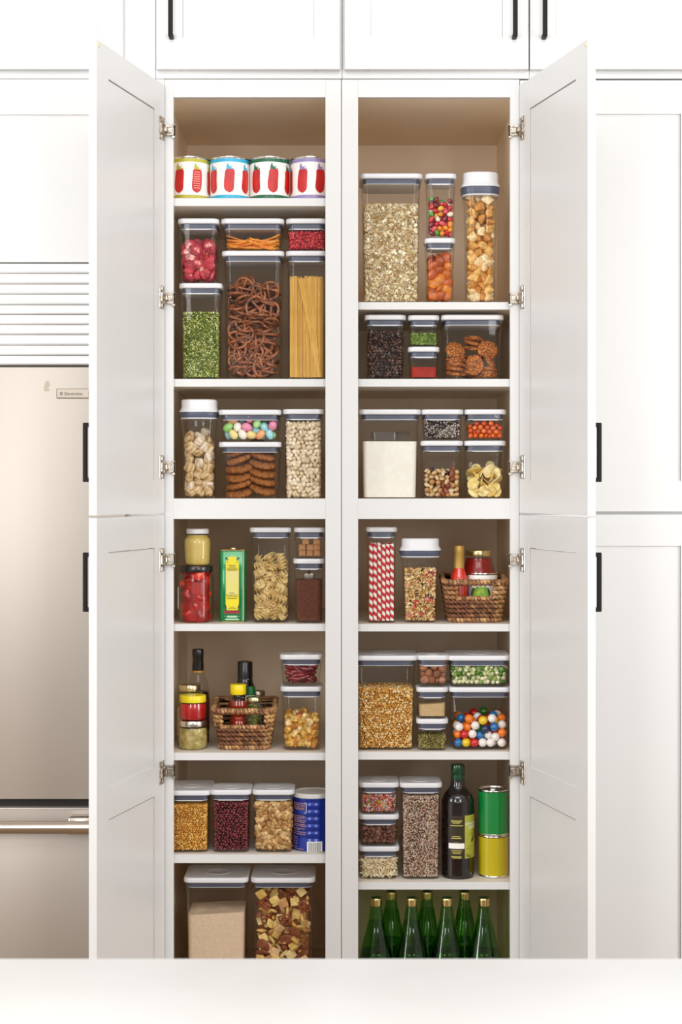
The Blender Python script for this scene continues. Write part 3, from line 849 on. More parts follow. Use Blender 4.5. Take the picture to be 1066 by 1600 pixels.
for i, (cn, hexc, cxp) in enumerate(bands):
    R = 31.0 * mx(.10); y = YF + .012 + R; H = (309.5 - 240.5) * mx(y - R)
    t = thing('tomato_can', f'tin can of tomatoes with {cn} bands and red tomatoes on white label', 'can', (X(cxp, y), y, LZ[0] + .0006), 'tomato cans on the top shelf')
    can_body(t, R, H)
    lb = sleeve('label', R, .006, H - .0055, LABELW, t); tag(lb, 'white paper label')
    BM = mat('band_' + cn.replace(' ', '_'), hexc, .3, coat=.3)
    for z0, z1 in ((.006, .0145), (H - .0145, H - .0055)): sleeve('colour_band', R + .0003, z0, z1, BM, lb)
    at = perim(R * .99999, R * .99999, R * .9999)
    sp = .0485; off0 = (-.024, 0.003, .012, -.02)[i]
    for k in range(-1, 3) if i != 1 else range(-1, 2):
        s0 = off0 + k * sp
        if abs(s0) > R * 1.75: continue
        zt, zb = H - .032, .020
        rows = []
        for j in range(15):
            f = j / 14; z = zb + (zt - zb) * f
            w = .0135 * math.sqrt(max(0, 1 - (1 - min(1, f / .28)) ** 2)) * (1 - .16 * max(0, f - .45)) * math.sqrt(max(0.0, 1 - max(0, (f - .88) / .14) ** 2))
            w = max(w, .001)
            d = -.0012 * math.sin(f * 5 + k)
            rows.append((z, s0 + d - w, s0 + d + w))
        link('tomato_print', newmesh('tomato_print', *rowpatch(rows, at, .0006), TOMR, True), lb)
        if i == 0 and k == 1:
            for j in range(8):
                z = zb + .012 + j * (zt - zb - .016) / 8
                link('tomato_line', newmesh('tomato_line', *rowpatch([(z, s0 - .0095, s0 + .009), (z + .0014, s0 - .0095, s0 + .009)], at, .0009), TOMD, True), lb)
        leaf = merge(rowpatch([(zt - .002, s0 - .008, s0 + .007), (zt + .004, s0 - .008, s0 + .002), (zt + .009, s0 - .007, s0 - .002), (zt + .0155, s0 - .0035, s0 - .003)], at, .0008),
                     rowpatch([(zt, s0 + .001, s0 + .006), (zt + .004, s0 + .002, s0 + .005), (zt + .0065, s0 + .006, s0 + .009), (zt + .0055, s0 + .009, s0 + .0105)], at, .0008),
                     rowpatch([(zt - .003, s0 + .009, s0 + .0115), (zt + .001, s0 + .0105, s0 + .0125), (zt + .002, s0 + .008, s0 + .0125)], at, .0008))
        link('leaf_print', newmesh('leaf_print', *leaf, BM, True), lb)

# ---------- left second shelf
c = pop('clear container of split green peas under the dried strawberries', 279, 347, 442, LZ[1] + STACK, YF, MED)
PEA = multi('split_peas', ['#8f9c3e', '#a5ad52', '#74842e', '#c8ca84', '#566622'], 'ATTR', .55)
fill(c, 487, ell(.0035, .0035, .0022, ICO1), .0062, PEA, 'split_peas', 'split green peas filling a clear container', 'peas', 11)
z = c['zt'] + STACK
c = pop('clear container of dried strawberry slices, on top of the split peas', 277, 342, 341, z, YF, MED)
def strawmat():
    m = mat('strawberry_slice', '#d6354a', .6, bump=.6, bscale=260)
    nt = m.node_tree; b = nt.nodes['Principled BSDF']
    tc = nt.nodes.new('ShaderNodeTexCoord'); sep = nt.nodes.new('ShaderNodeSeparateXYZ'); nt.links.new(tc.outputs['Object'], sep.inputs[0])
    ln = nt.nodes.new('ShaderNodeVectorMath'); ln.operation = 'LENGTH'
    mp = nt.nodes.new('ShaderNodeMapping'); mp.inputs['Scale'].default_value = (55, 20, 40); nt.links.new(tc.outputs['Object'], mp.inputs[0])
    nt.links.new(mp.outputs[0], ln.inputs[0])
    nz = nt.nodes.new('ShaderNodeTexNoise'); nz.inputs['Scale'].default_value = 160; nt.links.new(tc.outputs['Object'], nz.inputs[0])
    ad = nt.nodes.new('ShaderNodeMath'); ad.operation = 'MULTIPLY_ADD'; ad.inputs[1].default_value = .9; nt.links.new(nz.outputs['Fac'], ad.inputs[0]); nt.links.new(ln.outputs['Value'], ad.inputs[2])
    oi = nt.nodes.new('ShaderNodeObjectInfo'); a2 = nt.nodes.new('ShaderNodeMath'); a2.operation = 'MULTIPLY_ADD'; a2.inputs[1].default_value = .7; a2.inputs[2].default_value = -.35
    nt.links.new(oi.outputs['Random'], a2.inputs[0]); a3 = nt.nodes.new('ShaderNodeMath'); a3.operation = 'ADD'; nt.links.new(ad.outputs[0], a3.inputs[0]); nt.links.new(a2.outputs[0], a3.inputs[1])
    r = nt.nodes.new('ShaderNodeValToRGB'); e = r.color_ramp.elements
    e[0].position = .50; e[0].color = (*lin('#efc0ac'), 1); e[1].position = .74; e[1].color = (*lin('#cc4450'), 1)
    x = e.new(1.0); x.color = (*lin('#961c2c'), 1)
    nt.links.new(a3.outputs[0], r.inputs[0]); nt.links.new(r.outputs[0], b.inputs['Base Color'])
    return m
STM = strawmat()
sg1 = ell(.0165, .0030, .0195, ICO3, taper=-.35); sg2 = ell(.0125, .0085, .0150, ICO3, taper=-.3)
mes = [piecemesh('dried_strawberry', sg1, STM), piecemesh('dried_strawberry', sg1, STM), piecemesh('dried_strawberry', sg2, mat('whole_strawberry', '#b02034', .6, noise='#d04a52', nscale=220, bump=1.0, bscale=300))]
h = hcont(c, 374)
P = pack(c['hx'], c['hy'], h, .0106, 112, 5)
P = cull(P, c, h, .0112)
def strawrot(i, p, rg):
    if rg.rand() < .75: return Euler((rg.normal(0, .45), rg.uniform(0, 6.28), rg.normal(0, .5))).to_matrix()
    return Matrix(randrot(rg, 1)[0].tolist())
pieces(mes, 'dried_strawberry', worldpos(c, P), 'dried strawberry slice in the clear container above the peas', 'strawberry', 'dried strawberry slices', 3, .85, 1.15, c, strawrot)

c = pop('tall clear container of ring pretzels in the left half of the pantry', 346, 444, 391.5, LZ[1] + STACK, YF, BIG)
zpret = c['zt'] + STACK
def pretzelgeo(R, r, n=26):
    pts = []
    loop = [(math.cos(a) * R * (1 - .10 * math.sin(a) ** 2), math.sin(a) * R * .86) for a in np.linspace(-math.pi * .5, 1.5 * math.pi, n, endpoint=False)]
    a = tube([(x, y, 0) for x, y in loop], r, 6, True)
    q1 = [(-.62 * R + 1.0 * R * t, -.55 * R + 1.28 * R * t, r * .9 * math.sin(t * math.pi)) for t in np.linspace(0, 1, 7)]
    q2 = [(.62 * R - 1.0 * R * t, -.55 * R + 1.28 * R * t, -r * .5 * math.sin(t * math.pi)) for t in np.linspace(0, 1, 7)]
    return tri(*merge(a, tube(q1, r * .92, 6), tube(q2, r * .92, 6)))
PRM = mat('pretzel_brown', '#4c1f0a', .30, noise='#a85a1e', nscale=80, bump=.5, bscale=500, coat=.4)
nt = PRM.node_tree     # salt flecks
vo = nt.nodes.new('ShaderNodeTexVoronoi'); vo.inputs['Scale'].default_value = 420
tcn = nt.nodes.new('ShaderNodeTexCoord'); nt.links.new(tcn.outputs['Object'], vo.inputs['Vector'])
rp = nt.nodes.new('ShaderNodeValToRGB'); rp.color_ramp.elements[0].position = .12; rp.color_ramp.elements[0].color = (1, 1, 1, 1); rp.color_ramp.elements[1].position = .16; rp.color_ramp.elements[1].color = (0, 0, 0, 1)
mxn = nt.nodes.new('ShaderNodeMix'); mxn.data_type = 'RGBA'
nt.links.new(vo.outputs['Distance'], rp.inputs[0]); nt.links.new(rp.outputs[0], mxn.inputs['Factor'])
pb = nt.nodes['Principled BSDF']; src = pb.inputs['Base Color'].links[0].from_socket
nt.links.new(src, mxn.inputs[6]); mxn.inputs[7].default_value = (*lin('#f0dcc4'), 1); nt.links.new(mxn.outputs[2], pb.inputs['Base Color'])
pm = piecemesh('pretzel', pretzelgeo(.029, .0047), PRM)
h = hcont(c, 440)
P = pack(c['hx'], c['hy'], h, .0172, 170, 8)
P = cull(P, c, h, .0172, 3.6)
def pretrot(i, p, rg):
    q = rg.rand()
    if q < .45: return Euler((math.pi / 2 + rg.normal(0, .25), rg.normal(0, .2), rg.normal(0, .2))).to_matrix() @ Euler((0, 0, rg.uniform(0, 6.28))).to_matrix()
    return Euler((rg.normal(.15, .3), rg.normal(0, .3), rg.uniform(0, 6.28))).to_matrix()
pieces(pm, 'pretzel', worldpos(c, P), 'salted brown pretzel in the tall clear container', 'pretzel', 'pretzels in the tall container', 9, .82, 1.0, c, pretrot)

c = pop('shallow clear container of dried mango on top of the pretzels', 345, 444, 341, zpret, YF, BIG)
MGM = mat('mango_orange', '#dd7a16', .35, noise='#f0a63a', nscale=45, coat=.2, bump=.5, bscale=120)
def slab(seed, L, Wd, T):
    rg = np.random.RandomState(seed); V, F = [], []
    nx = 9; top = []; bot = []
    ph = rg.uniform(0, 6)
    for i in range(nx):
        u = i / (nx - 1); w = Wd * (math.sin(math.pi * (0.12 + .76 * u)) ** .7) * rg.uniform(.85, 1.1)
        zc = .006 * math.sin(u * 3.2 + ph)
        for k, (yy, tt) in enumerate(((-1, .35), (-.5, 1), (.5, 1), (1, .35), (.5, -1), (-.5, -1))):
            V.append((-L + 2 * L * u, yy * w + rg.uniform(-.0015, .0015), zc + tt * T * rg.uniform(.7, 1.1)))
    for i in range(nx - 1):
        for k in range(6): a = i * 6 + k; b = i * 6 + (k + 1) % 6; F.append((a, a + 6, b + 6, b))
    F.append(tuple(range(6))); F.append(tuple(reversed(range((nx - 1) * 6, nx * 6))))
    return tri(V, F)
mms = [piecemesh('dried_mango', slab(s_, .042, .017, .0022), MGM) for s_ in range(4)]
rg = np.random.RandomState(4); P = []
h = hcont(c, 366)
for l in range(7):
    for q in range(4 if l < 5 else 3):
        P.append(((-.030 if q % 2 else .030) + rg.uniform(-.008, .008), -c['hy'] + .022 + .042 * (q // 2) + rg.uniform(-.006, .006), .004 + l * (h - .008) / 7))
pieces(mms, 'dried_mango', worldpos(c, np.array(P)), 'orange dried mango slice in the shallow container above the pretzels', 'mango', 'dried mango slices', 5, .9, 1.05, c,
       lambda i, p, rg: Euler((rg.normal(0, .12), rg.normal(0, .13), rg.normal(0, .25) + (math.pi if rg.rand() < .5 else 0))).to_matrix())

c = pop('tall clear container of spaghetti beside the pretzels', 446.5, 512, 391.5, LZ[1] + STACK, YF, MED)
zs = c['zt'] + STACK
SPM = mat('spaghetti_yellow', '#e3b557', .45, noise='#d8a548', nscale=20)
h = hcont(c, 428)
sl = h * .985
sp = newmesh('spaghetti_strand', *tube([(0, 0, 0), (0, 0, sl * .5), (0, 0, sl)], .00135, 6), SPM, True, 60)
rg = np.random.RandomState(2); n = 0
hx, hyy = c['hx'] - .0015, c['hy'] - .0015
for row in range(3):
    k = 0; x = -hx
    while x < hx:
        f = (x + hx) / (2 * hx)
        lean = .0
        if row <= 1 and .22 < f < .60: lean = .80 * (hx * 2) * (1 - f)
        if row > 1 and rg.rand() < .3: lean = rg.uniform(-.02, .02)
        xt = x; xb = max(-hx, min(hx, x + lean))
        y0 = -hyy + .0028 * row + rg.uniform(-.0006, .0006)
        v = Vector((xt - xb, rg.uniform(0, .006), sl)).normalized()
        if row < 3 or n % 3 == 0:
            o_ = bpy.data.objects.new('spaghetti_strand', sp); COL.objects.link(o_)
            o_.location = (c['cx'] + xb, c['cy'] + y0, c['zb'] + c['z0'])
            o_.rotation_euler = v.to_track_quat('Z', 'Y').to_euler(); o_.scale = (1, 1, rg.uniform(.975, 1.0))
            tag(o_, 'long yellow spaghetti strand in the tall clear container', 'spaghetti', 'spaghetti strands')
        n += 1; x += rg.uniform(.0024, .0034)
g = link('spaghetti_bundle', newmesh('spaghetti_bundle', *merge(*[tube([(c['cx'] + a, c['cy'] + b, c['zb'] + c['z0']), (c['cx'] + a, c['cy'] + b, c['zb'] + c['z0'] + sl * rg.uniform(.95, .985))], .0016, 5) for a in np.arange(-hx, hx, .0034) for b in np.arange(-hyy + .0092, hyy, .0036)]), SPM, True, 60))
tag(g, 'dense bundle of spaghetti behind the front strands', 'spaghetti', kind='stuff')
c = pop('small clear container of goji berries on top of the spaghetti', 446.5, 512, 341, zs, YF, MED)
GOJ = multi('goji_red', ['#b3202e', '#c4303a', '#99182a', '#d04848'], 'OBJ', .45)
GOJA = multi('goji_red_rest', ['#b3202e', '#c4303a', '#99182a', '#d04848'], 'ATTR', .45)
fill(c, 362, ell(.0036, .0033, .0072, ICO1, bend=8), .0066, GOJA, 'goji_berries', 'dried red goji berries behind the front layer', 'goji berries', 21, ind=('goji_berry', 'dried red goji berry at the container front above the spaghetti', 'goji berries', GOJ, 'goji berry'))

# ---------- left third shelf (cabinet deck)
c = tallpop('clear dispenser of bite-size wheat biscuits with tall white cap, left half of pantry', 278.5, 340, 623.5, 779, ZDECK + STACK, YF, 20, 9, .80, .85, .62)
WHM = mat('wheat_biscuit', '#dcc398', .8, noise='#98703a', nscale=150, bump=1.0, bscale=260, stretch=(1, .25, 1))
WHF = mat('frosted_biscuit', '#ece2d2', .8, noise='#b8935c', nscale=130, bump=1.0, bscale=260, stretch=(1, .25, 1))
wg = boxgeo(.0155, .0120, .0085, puff=.35, r=.22)
mes = [piecemesh('wheat_biscuit', wg, WHM), piecemesh('wheat_biscuit', wg, WHM), piecemesh('wheat_biscuit', wg, WHF)]
h = hcont(c, 672)
P = pack(c['hx'], c['hy'], h, .0142, 58, 12)
pieces(mes, 'wheat_biscuit', worldpos(c, P), 'shredded wheat biscuit in the tall dispenser', 'cereal', 'wheat biscuits in the dispenser', 13, .95, 1.15, c)

c = pop('clear container of oatmeal cookies under the candy eggs', 341.5, 439.5, 690.5, ZDECK + STACK, YF, BIG)
zc_ = c['zt'] + STACK
CKM = mat('oat_cookie', '#b06c2a', .75, noise='#6e3a14', nscale=130, bump=1.0, bscale=300)
cks = [piecemesh('oatmeal_cookie', discgeo(.0385, .0150, 24, .5, .04, s_), CKM) for s_ in range(3)]
rg = np.random.RandomState(7)
for side in (-1, 1):
    for k in range(6):
        o_ = bpy.data.objects.new('oatmeal_cookie', cks[k % 3]); COL.objects.link(o_)
        zz = .020 + k * .0222 + (.010 if side > 0 else 0)
        o_.location = (c['cx'] + side * .0300, c['cy'] - c['hy'] + .0395 + rg.uniform(0, .003), c['zb'] + zz)
        o_.rotation_euler = (.30 + rg.normal(0, .03), side * .27 + rg.normal(0, .02), rg.uniform(-.4, .4))
        tag(o_, 'oatmeal cookie in the %s leaning stack under the candy eggs' % ('left' if side < 0 else 'right'), 'cookie', 'oatmeal cookies, %s stack' % ('left' if side < 0 else 'right'))
c = pop('shallow clear container of pastel candy eggs on top of the oatmeal cookies', 341, 439.5, 640, zc_, YF, BIG)
eggc = [('pink', '#e88fae'), ('white', '#efe9dc'), ('green', '#8cc063'), ('turquoise', '#7fcfc6'), ('peach', '#f2a673'), ('mint', '#a8d890'), ('pale yellow', '#ecd592'), ('sky blue', '#9fd8e0')]
eg = ell(.0108, .0108, .0148, ICO3, taper=-.12)
ems = [(cn, piecemesh('candy_egg', eg, mat('egg_' + cn.replace(' ', '_'), hx_, .3, noise=hx_, coat=.3))) for cn, hx_ in eggc]
h = hcont(c, 658)
P = pack(c['hx'], c['hy'], h, .0122, 72, 14); P = cull(P, c, h, .0112, 3.4)
rg = np.random.RandomState(15)
for p in worldpos(c, P):
    cn, me_ = ems[rg.randint(len(ems))]
    pieces(me_, 'candy_egg', [p], f'{cn} candy egg in the shallow container above the cookies', 'candy egg', f'{cn} candy eggs', rg.randint(9999), .95, 1.05, c)
c = pop('tall clear container of white beans right of the candy eggs', 442, 506.5, 639, ZDECK + STACK, YF, MED)
WB = multi('white_beans_front', ['#e6d3b4', '#dcc6a2', '#efdfc6'], 'OBJ', .4); WBA = multi('white_beans_rest', ['#e6d3b4', '#dcc6a2', '#efdfc6'], 'ATTR', .4)
fill(c, 659, ell(.0060, .0050, .0074, ICO2, bend=5), .0110, WBA, 'white_beans', 'white beans behind the front layer of the tall container', 'beans', 31, ind=('white_bean', 'white bean against the front of the tall container', 'white beans', WB, 'bean'))

# ---------- left fourth shelf
def jar(label, cxp, y, zb, prof, name='jar', lidprof=None, lidmat=None, fillprof=None, fillmat=None, gmat=None, cat='jar', extra=None, group=None, seg=36, sm=4, lidname='lid', fillname='contents'):
    """profiles in photo pixels: (half width, photo y), from the foot up"""
    t = thing(name, label, cat, (X(cxp, y), y, zb), group)
    m = mx(y)
    def cv(pr, smt): 
        q = [(a * m, Z(b, y) - Z(prof[0][1], y)) for a, b in pr]
        return smoothprof(q, smt) if smt else q
    link('glass' if gmat is not None and gmat.name.startswith('clear') else 'body', newmesh(name, *lathe(cv(prof, sm), seg, True, True), gmat or CLEARG, True, 70), t)
    if fillprof: link(fillname, newmesh(fillname, *lathe(cv(fillprof, sm), seg), fillmat, True, 60), t)
    if lidprof: link(lidname, newmesh(lidname, *lathe(cv(lidprof, 0), seg), lidmat, True, 40), t)
    return t
y1 = .085
PEPM = mat('pepper_red', '#c0140e', .25, noise='#8c0a0a', nscale=35, coat=.4)
BRINE = mat('pepper_brine', '#b3140f', .3, noise='#7c0a0a', nscale=30)
t = jar('glass jar of red peppers with black lid, under the mustard jar', 306.5, y1, LZ[2] + .0004, [(24, 972), (26.5, 970), (27.5, 965), (27.5, 905), (26.5, 898), (23, 894)], 'pepper_jar',
        [(25.5, 893.5), (26, 892.5), (26.2, 886), (25.5, 884.5), (24, 884.2)], mat('black_lid', '#161112', .3, coat=.3), gmat=CLEARG)
R = 26 * mx(y1)
P = pack(R, R, .112, .0170, 26, 16, cylr=R - .001)
pg = [piecemesh('red_pepper', ell(.0225, .0150, .0200, ICO3, lump=.5, seed=s_), mat('pepper_orange', '#e4481c', .25, noise='#d8281a', nscale=40, coat=.4) if s_ == 2 else PEPM) for s_ in (1, 2, 3, 4)]
for i, p in enumerate(P):
    if p[1] > .016 and p[2] < .09: continue
    q = p * np.array((.78, .78, .93))
    pieces(pg, 'red_pepper', [q + np.array((t.location.x, t.location.y, t.location.z + .002))], 'pickled red pepper piece inside the glass jar with black lid', 'pepper', 'red peppers in the jar', 900 + i, .84, .94)
link('brine', newmesh('brine', *lathe([(R * .78, .004), (R * .82, .01), (R * .82, .106), (R * .6, .110)], 28), BRINE, True, 50), t)
tag(box('side_label', -28.3 * mx(y1), -27.4 * mx(y1), -.006, .02, .035, .092, LABELW, t), 'white paper label')
zj = Z(884.2, y1)
t = jar('small jar of mustard with white lid, on top of the pepper jar', 308.8, y1, zj + .0004, [(17, 883.8), (19, 882), (20.2, 877), (21.3, 852), (21.3, 845), (19.5, 840), (16.7, 837), (16.6, 833)], 'mustard_jar',
        [(17.3, 833.5), (17.6, 832.5), (17.6, 827), (17, 826), (15, 825.7)], LIDW,
        [(16, 882.5), (18, 881), (19.2, 876), (20.4, 852), (20.3, 845), (18.4, 840.5), (15.8, 837.6), (15.4, 836)], mat('mustard', '#cdb264', .4, noise='#c4a755', nscale=20, coat=.3), gmat=CLEARG, fillname='mustard')

# olive oil tin
ty = .075; hx = 21.2 * mx(ty); hyt = .031; rc_ = .0125; H = (972 - 858.5) * mx(ty)
t = thing('oil_tin', 'green and yellow olive oil tin between the pepper jar and the fusilli', 'tin', (X(363.3, ty), ty + hyt, LZ[2] + .0006))
GT = mat('tin_green', '#0f7f42', .22, .25, noise='#0d7a3f', nscale=20, coat=.5)
GOLD = mat('gold_tin', (.72, .58, .30), .25, 1.0)
link('tin_body', newmesh('tin_body', *loft([(hx - .001, hyt - .001, rc_, .003), (hx, hyt, rc_, .004), (hx, hyt, rc_, H - .005), (hx - .001, hyt - .001, rc_, H - .004)], 8), GT, True, 50), t)
for nm, z0, z1 in (('bottom_rim', 0, .003), ('top_rim', H - .004, H)):
    link(nm, newmesh(nm, *loft([(hx, hyt, rc_, z0), (hx + .0006, hyt + .0006, rc_, z0 + .001), (hx + .0006, hyt + .0006, rc_, z1 - .001), (hx - .001, hyt - .001, rc_, z1)], 8), GOLD, True, 50), t)
at = perim(hx, hyt, rc_)
def tz(py): return Z(py, ty) - t.location.z
def ts(px): return (px - 363.3) * mx(ty)
YEL = mat('tin_yellow', '#e2d21e', .25, coat=.4); PALE = mat('tin_pale', '#d9cf74', .25, noise='#dccb8c', nscale=14, coat=.4)
INK = mat('print_dark', '#2b2a10', .4); MAR = mat('print_maroon', '#8e1526', .3, coat=.3); WHT = mat('print_white', '#e9ecdf', .3); GRN = mat('print_green', '#0c4a26', .35)
rows = [(tz(953.5), ts(355.5), ts(371)), (tz(951), ts(353), ts(373.2)), (tz(945), ts(352.6), ts(373.4)), (tz(877), ts(353), ts(373.2)), (tz(874.5), ts(356.3), ts(370)), (tz(871), ts(357), ts(369.3)), (tz(869.5), ts(359), ts(367))]
lb = link('front_label', newmesh('front_label', *rowpatch(rows, at, .0005, 8), YEL, True), t)
link('label_centre', newmesh('label_centre', *rect(at, ts(353.2), ts(373), tz(930), tz(892), .0008), PALE, True), lb)
link('maroon_ribbon', newmesh('maroon_ribbon', *rowpatch([(tz(958.6), ts(350.6), ts(374.6)), (tz(956), ts(350.2), ts(375)), (tz(954), ts(350.6), ts(374.6))], at, .0009, 8), MAR, True), lb)
bars = []
for (py, a, b, hh) in ((883.2, 356, 369, .5), (885.2, 358.5, 367.5, .45), (887.4, 355.5, 370.5, .45), (889.3, 354.4, 371.6, .7), (891.4, 355, 370, .4), (926.5, 358.5, 366.5, .5), (932.5, 354.5, 371.5, .4), (935.2, 355, 370.5, .55), (948.6, 358.5, 367.5, .5), (951, 356.5, 369.5, .55)):
    bars.append(rect(at, ts(a), ts(b), tz(py + hh), tz(py - hh), .0010))
link('fine_print', newmesh('fine_print', *merge(*bars), mat('print_olive', '#7d7418', .4), True), lb)
link('label_lettering', newmesh('label_lettering', *wraptext('Extra Virgin Olive Oil', .0036, at, ts(362.8), tz(930.4), .0011, bold=.0001), INK, False), lb)
link('side_lettering', newmesh('side_lettering', *wraptext('EXTRA VIRGIN OLIVE OIL', .0088, at, ts(338.5), tz(902), .0008, vertical=True, bold=.0002), WHT, False), t)
orn = []
for sx in (-1, 1):
    for (dx, py, w, hh, sl_) in ((9.6, 872.5, 3.2, .7, 0), (7.4, 874.4, 3.2, .4, 0), (9.2, 871.2, 2, .6, 0), (8.3, 877, 1.5, .35, 1), (7.2, 878.6, 1.5, .35, 1), (10.3, 946.5, 1.6, 1.6, 0), (9.3, 949.5, 1.7, 1.5, 0), (11.5, 948.0, 1.2, .6, 0)):
        orn.append(rect(at, ts(363 + sx * dx) - w * .5 * mx(ty), ts(363 + sx * dx) + w * .5 * mx(ty), tz(py + hh), tz(py - hh), .0011))
link('ornament', newmesh('ornament', *merge(*orn), INK, True), lb)
bars = [rect(at, ts(350.5), ts(375), tz(963.2), tz(962.7), .0008), rect(at, ts(355), ts(370.5), tz(965), tz(961.8), .0009), rect(at, ts(352), ts(373.5), tz(968.8), tz(966.6), .0008)]
link('white_print', newmesh('white_print', *merge(*bars), mat('print_pale_green', '#a9cfae', .35), True), t)
link('white_stripe', newmesh('white_stripe', *merge(rect(at, ts(380.2), ts(380.9), tz(970), tz(861), .0006), rect(at, ts(378.6), ts(378.9), tz(970), tz(861), .0006)), WHT, True), t)
link('cap', newmesh('cap', *lathe([(.010, H), (.010, H + .003), (.009, H + .0035)], 24), GOLD, True, 40), t)

c = pop('clear container of fusilli pasta beside the olive oil tin', 390, 455, 824, LZ[2] + STACK, YF, MED)
def fusilligeo(R, L, turns=2.2, n=30):
    V, F = [], []
    m = 9
    for i in range(n):
        u = i / (n - 1); a0 = turns * 2 * math.pi * u; e = min(1, .55 + 5 * min(u, 1 - u))
        for k in range(m):
            rr = R * e * (1.0 if k % 3 == 0 else (.97 if k % 3 == 1 else .14)); a = a0 + 2 * math.pi * (k // 3) / 3 + (0, .24, 1.15)[k % 3]
            V.append((rr * math.cos(a), rr * math.sin(a), (u - .5) * L))
    for i in range(n - 1):
        for k in range(m): a, b = i * m + k, i * m + (k + 1) % m; F.append((a, b, b + m, a + m))
    F.append(tuple(reversed(range(m)))); F.append(tuple(range((n - 1) * m, n * m)))
    return tri(V, F)
FUS = mat('fusilli_cream', '#e6cd92', .5, noise='#d9bb78', nscale=25)
fm = piecemesh('fusilli', fusilligeo(.0118, .041, 1.55, 36), FUS, True, 50)
h = hcont(c, 854)
P = pack(c['hx'], c['hy'], h, .0128, 92, 23); P = cull(P, c, h, .0128, 4.2)
pieces(fm, 'fusilli', worldpos(c, P), 'spiral fusilli pasta piece in the clear container beside the oil tin', 'pasta', 'fusilli in the container', 24, .95, 1.1, c)

c = pop('clear container of cocoa powder with a scoop, under the sugar cubes', 458, 507.5, 873, LZ[2] + STACK, YF, MINI)
zc_ = c['zt'] + STACK
def powder(c, py, mt, name, label, cat, bumpy=.003, seed=0, tilt=0.0, grain=True):
    h = hcont(c, py); n = 22; rg = np.random.RandomState(seed)
    k = 1 + c['k'] * h; hx, hy = c['hx'], c['hy']; rc = .011
    ring0, ring1 = rrect(hx, hy, rc, 5), rrect(hx * k, hy * k, rc, 5)
    V, F = [], []
    m = len(ring0); lv = 6
    f1, f2, p1, p2 = rg.uniform(30, 60), rg.uniform(60, 120), rg.uniform(0, 6), rg.uniform(0, 6)
    def top(x, y): return h + tilt * x / hx + bumpy * (.6 * math.sin(f1 * x + p1 + 20 * y) + .4 * math.sin(f2 * y + p2 + 40 * x)) + bumpy * .25 * rg.uniform(-1, 1)
    for j in range(2):
        for a, b in (ring0 if j == 0 else ring1): V.append((a, b, 0 if j == 0 else top(a, b)))
    for q in range(m): F.append((q, (q + 1) % m, (q + 1) % m + m, q + m))
    prev = m
    for l in range(1, lv):
        s_ = 1 - l / lv; st = len(V)
        for a, b in ring1: V.append((a * s_, b * s_, top(a * s_, b * s_)))
        for q in range(m): F.append((prev + q, prev + (q + 1) % m, st + (q + 1) % m, st + q))
        prev = st
    F.append(tuple(range(prev, prev + m))); F.append(tuple(reversed(range(m))))
    V = [(a + c['cx'], b + c['cy'], z_ + c['zb'] + c['z0']) for a, b, z_ in V]
    g = link(name, newmesh(name, V, F, mt, True, 50)); tag(g, label, cat, kind='stuff'); return g
powder(c, 906, mat('cocoa_brown', '#6b3a24', .9, noise='#53291a', nscale=140, bump=.8, bscale=700), 'cocoa_powder', 'brown cocoa powder in the clear container', 'cocoa', .002, 3)
t = thing('scoop', 'small metal scoop standing in the cocoa powder', 'scoop', (c['cx'] + .0, c['cy'] - .008, c['zb'] + hcont(c, 906) + .004))
SCM = mat('scoop_metal', (.6, .56, .52), .3, 1.0)
link('bowl', newmesh('scoop_bowl', *loft([(.011, .010, .004, -.004), (.013, .012, .004, .002), (.0145, .0135, .004, .016), (.0125, .0115, .004, .016), (.011, .010, .004, .003)], 4), SCM, True, 40), t)
link('handle', newmesh('scoop_handle', *merge(tube([(0, .012, .013), (0, .022, .020), (0, .026, .034)], .003, 8)), SCM, True, 40), t)
c = pop('small clear container of brown sugar cubes on top of the cocoa', 459, 508.5, 824, zc_, YF, MINI)
SUG = mat('brown_sugar', '#b88356', .8, noise='#9a683e', nscale=180, bump=.6, bscale=600)
sm_ = piecemesh('sugar_cube', boxgeo(.0088, .0080, .0075, n=0, r=.05), SUG, True, 40)
rg = np.random.RandomState(5)
for (ix, iz, dx) in ((-1, 0, 0), (0, 0, 0), (1, 0, .001), (-1, 1, -.001), (0, 1, .001), (1, 1, 0), (-.55, 2, 0), (.95, 2, 0)):
    for iy in range(3):
        if iz == 2 and iy == 2: continue
        o_ = bpy.data.objects.new('sugar_cube', sm_); COL.objects.link(o_)
        o_.location = (c['cx'] + ix * .0188 + dx, c['cy'] - c['hy'] + .0105 + iy * .0182 + rg.uniform(-.001, .001), c['zb'] + c['z0'] + .0078 + iz * .0153)
        o_.rotation_euler = (0, 0, rg.normal(0, .06)); tag(o_, 'brown sugar cube in the small container above the cocoa', 'sugar cube', 'brown sugar cubes')

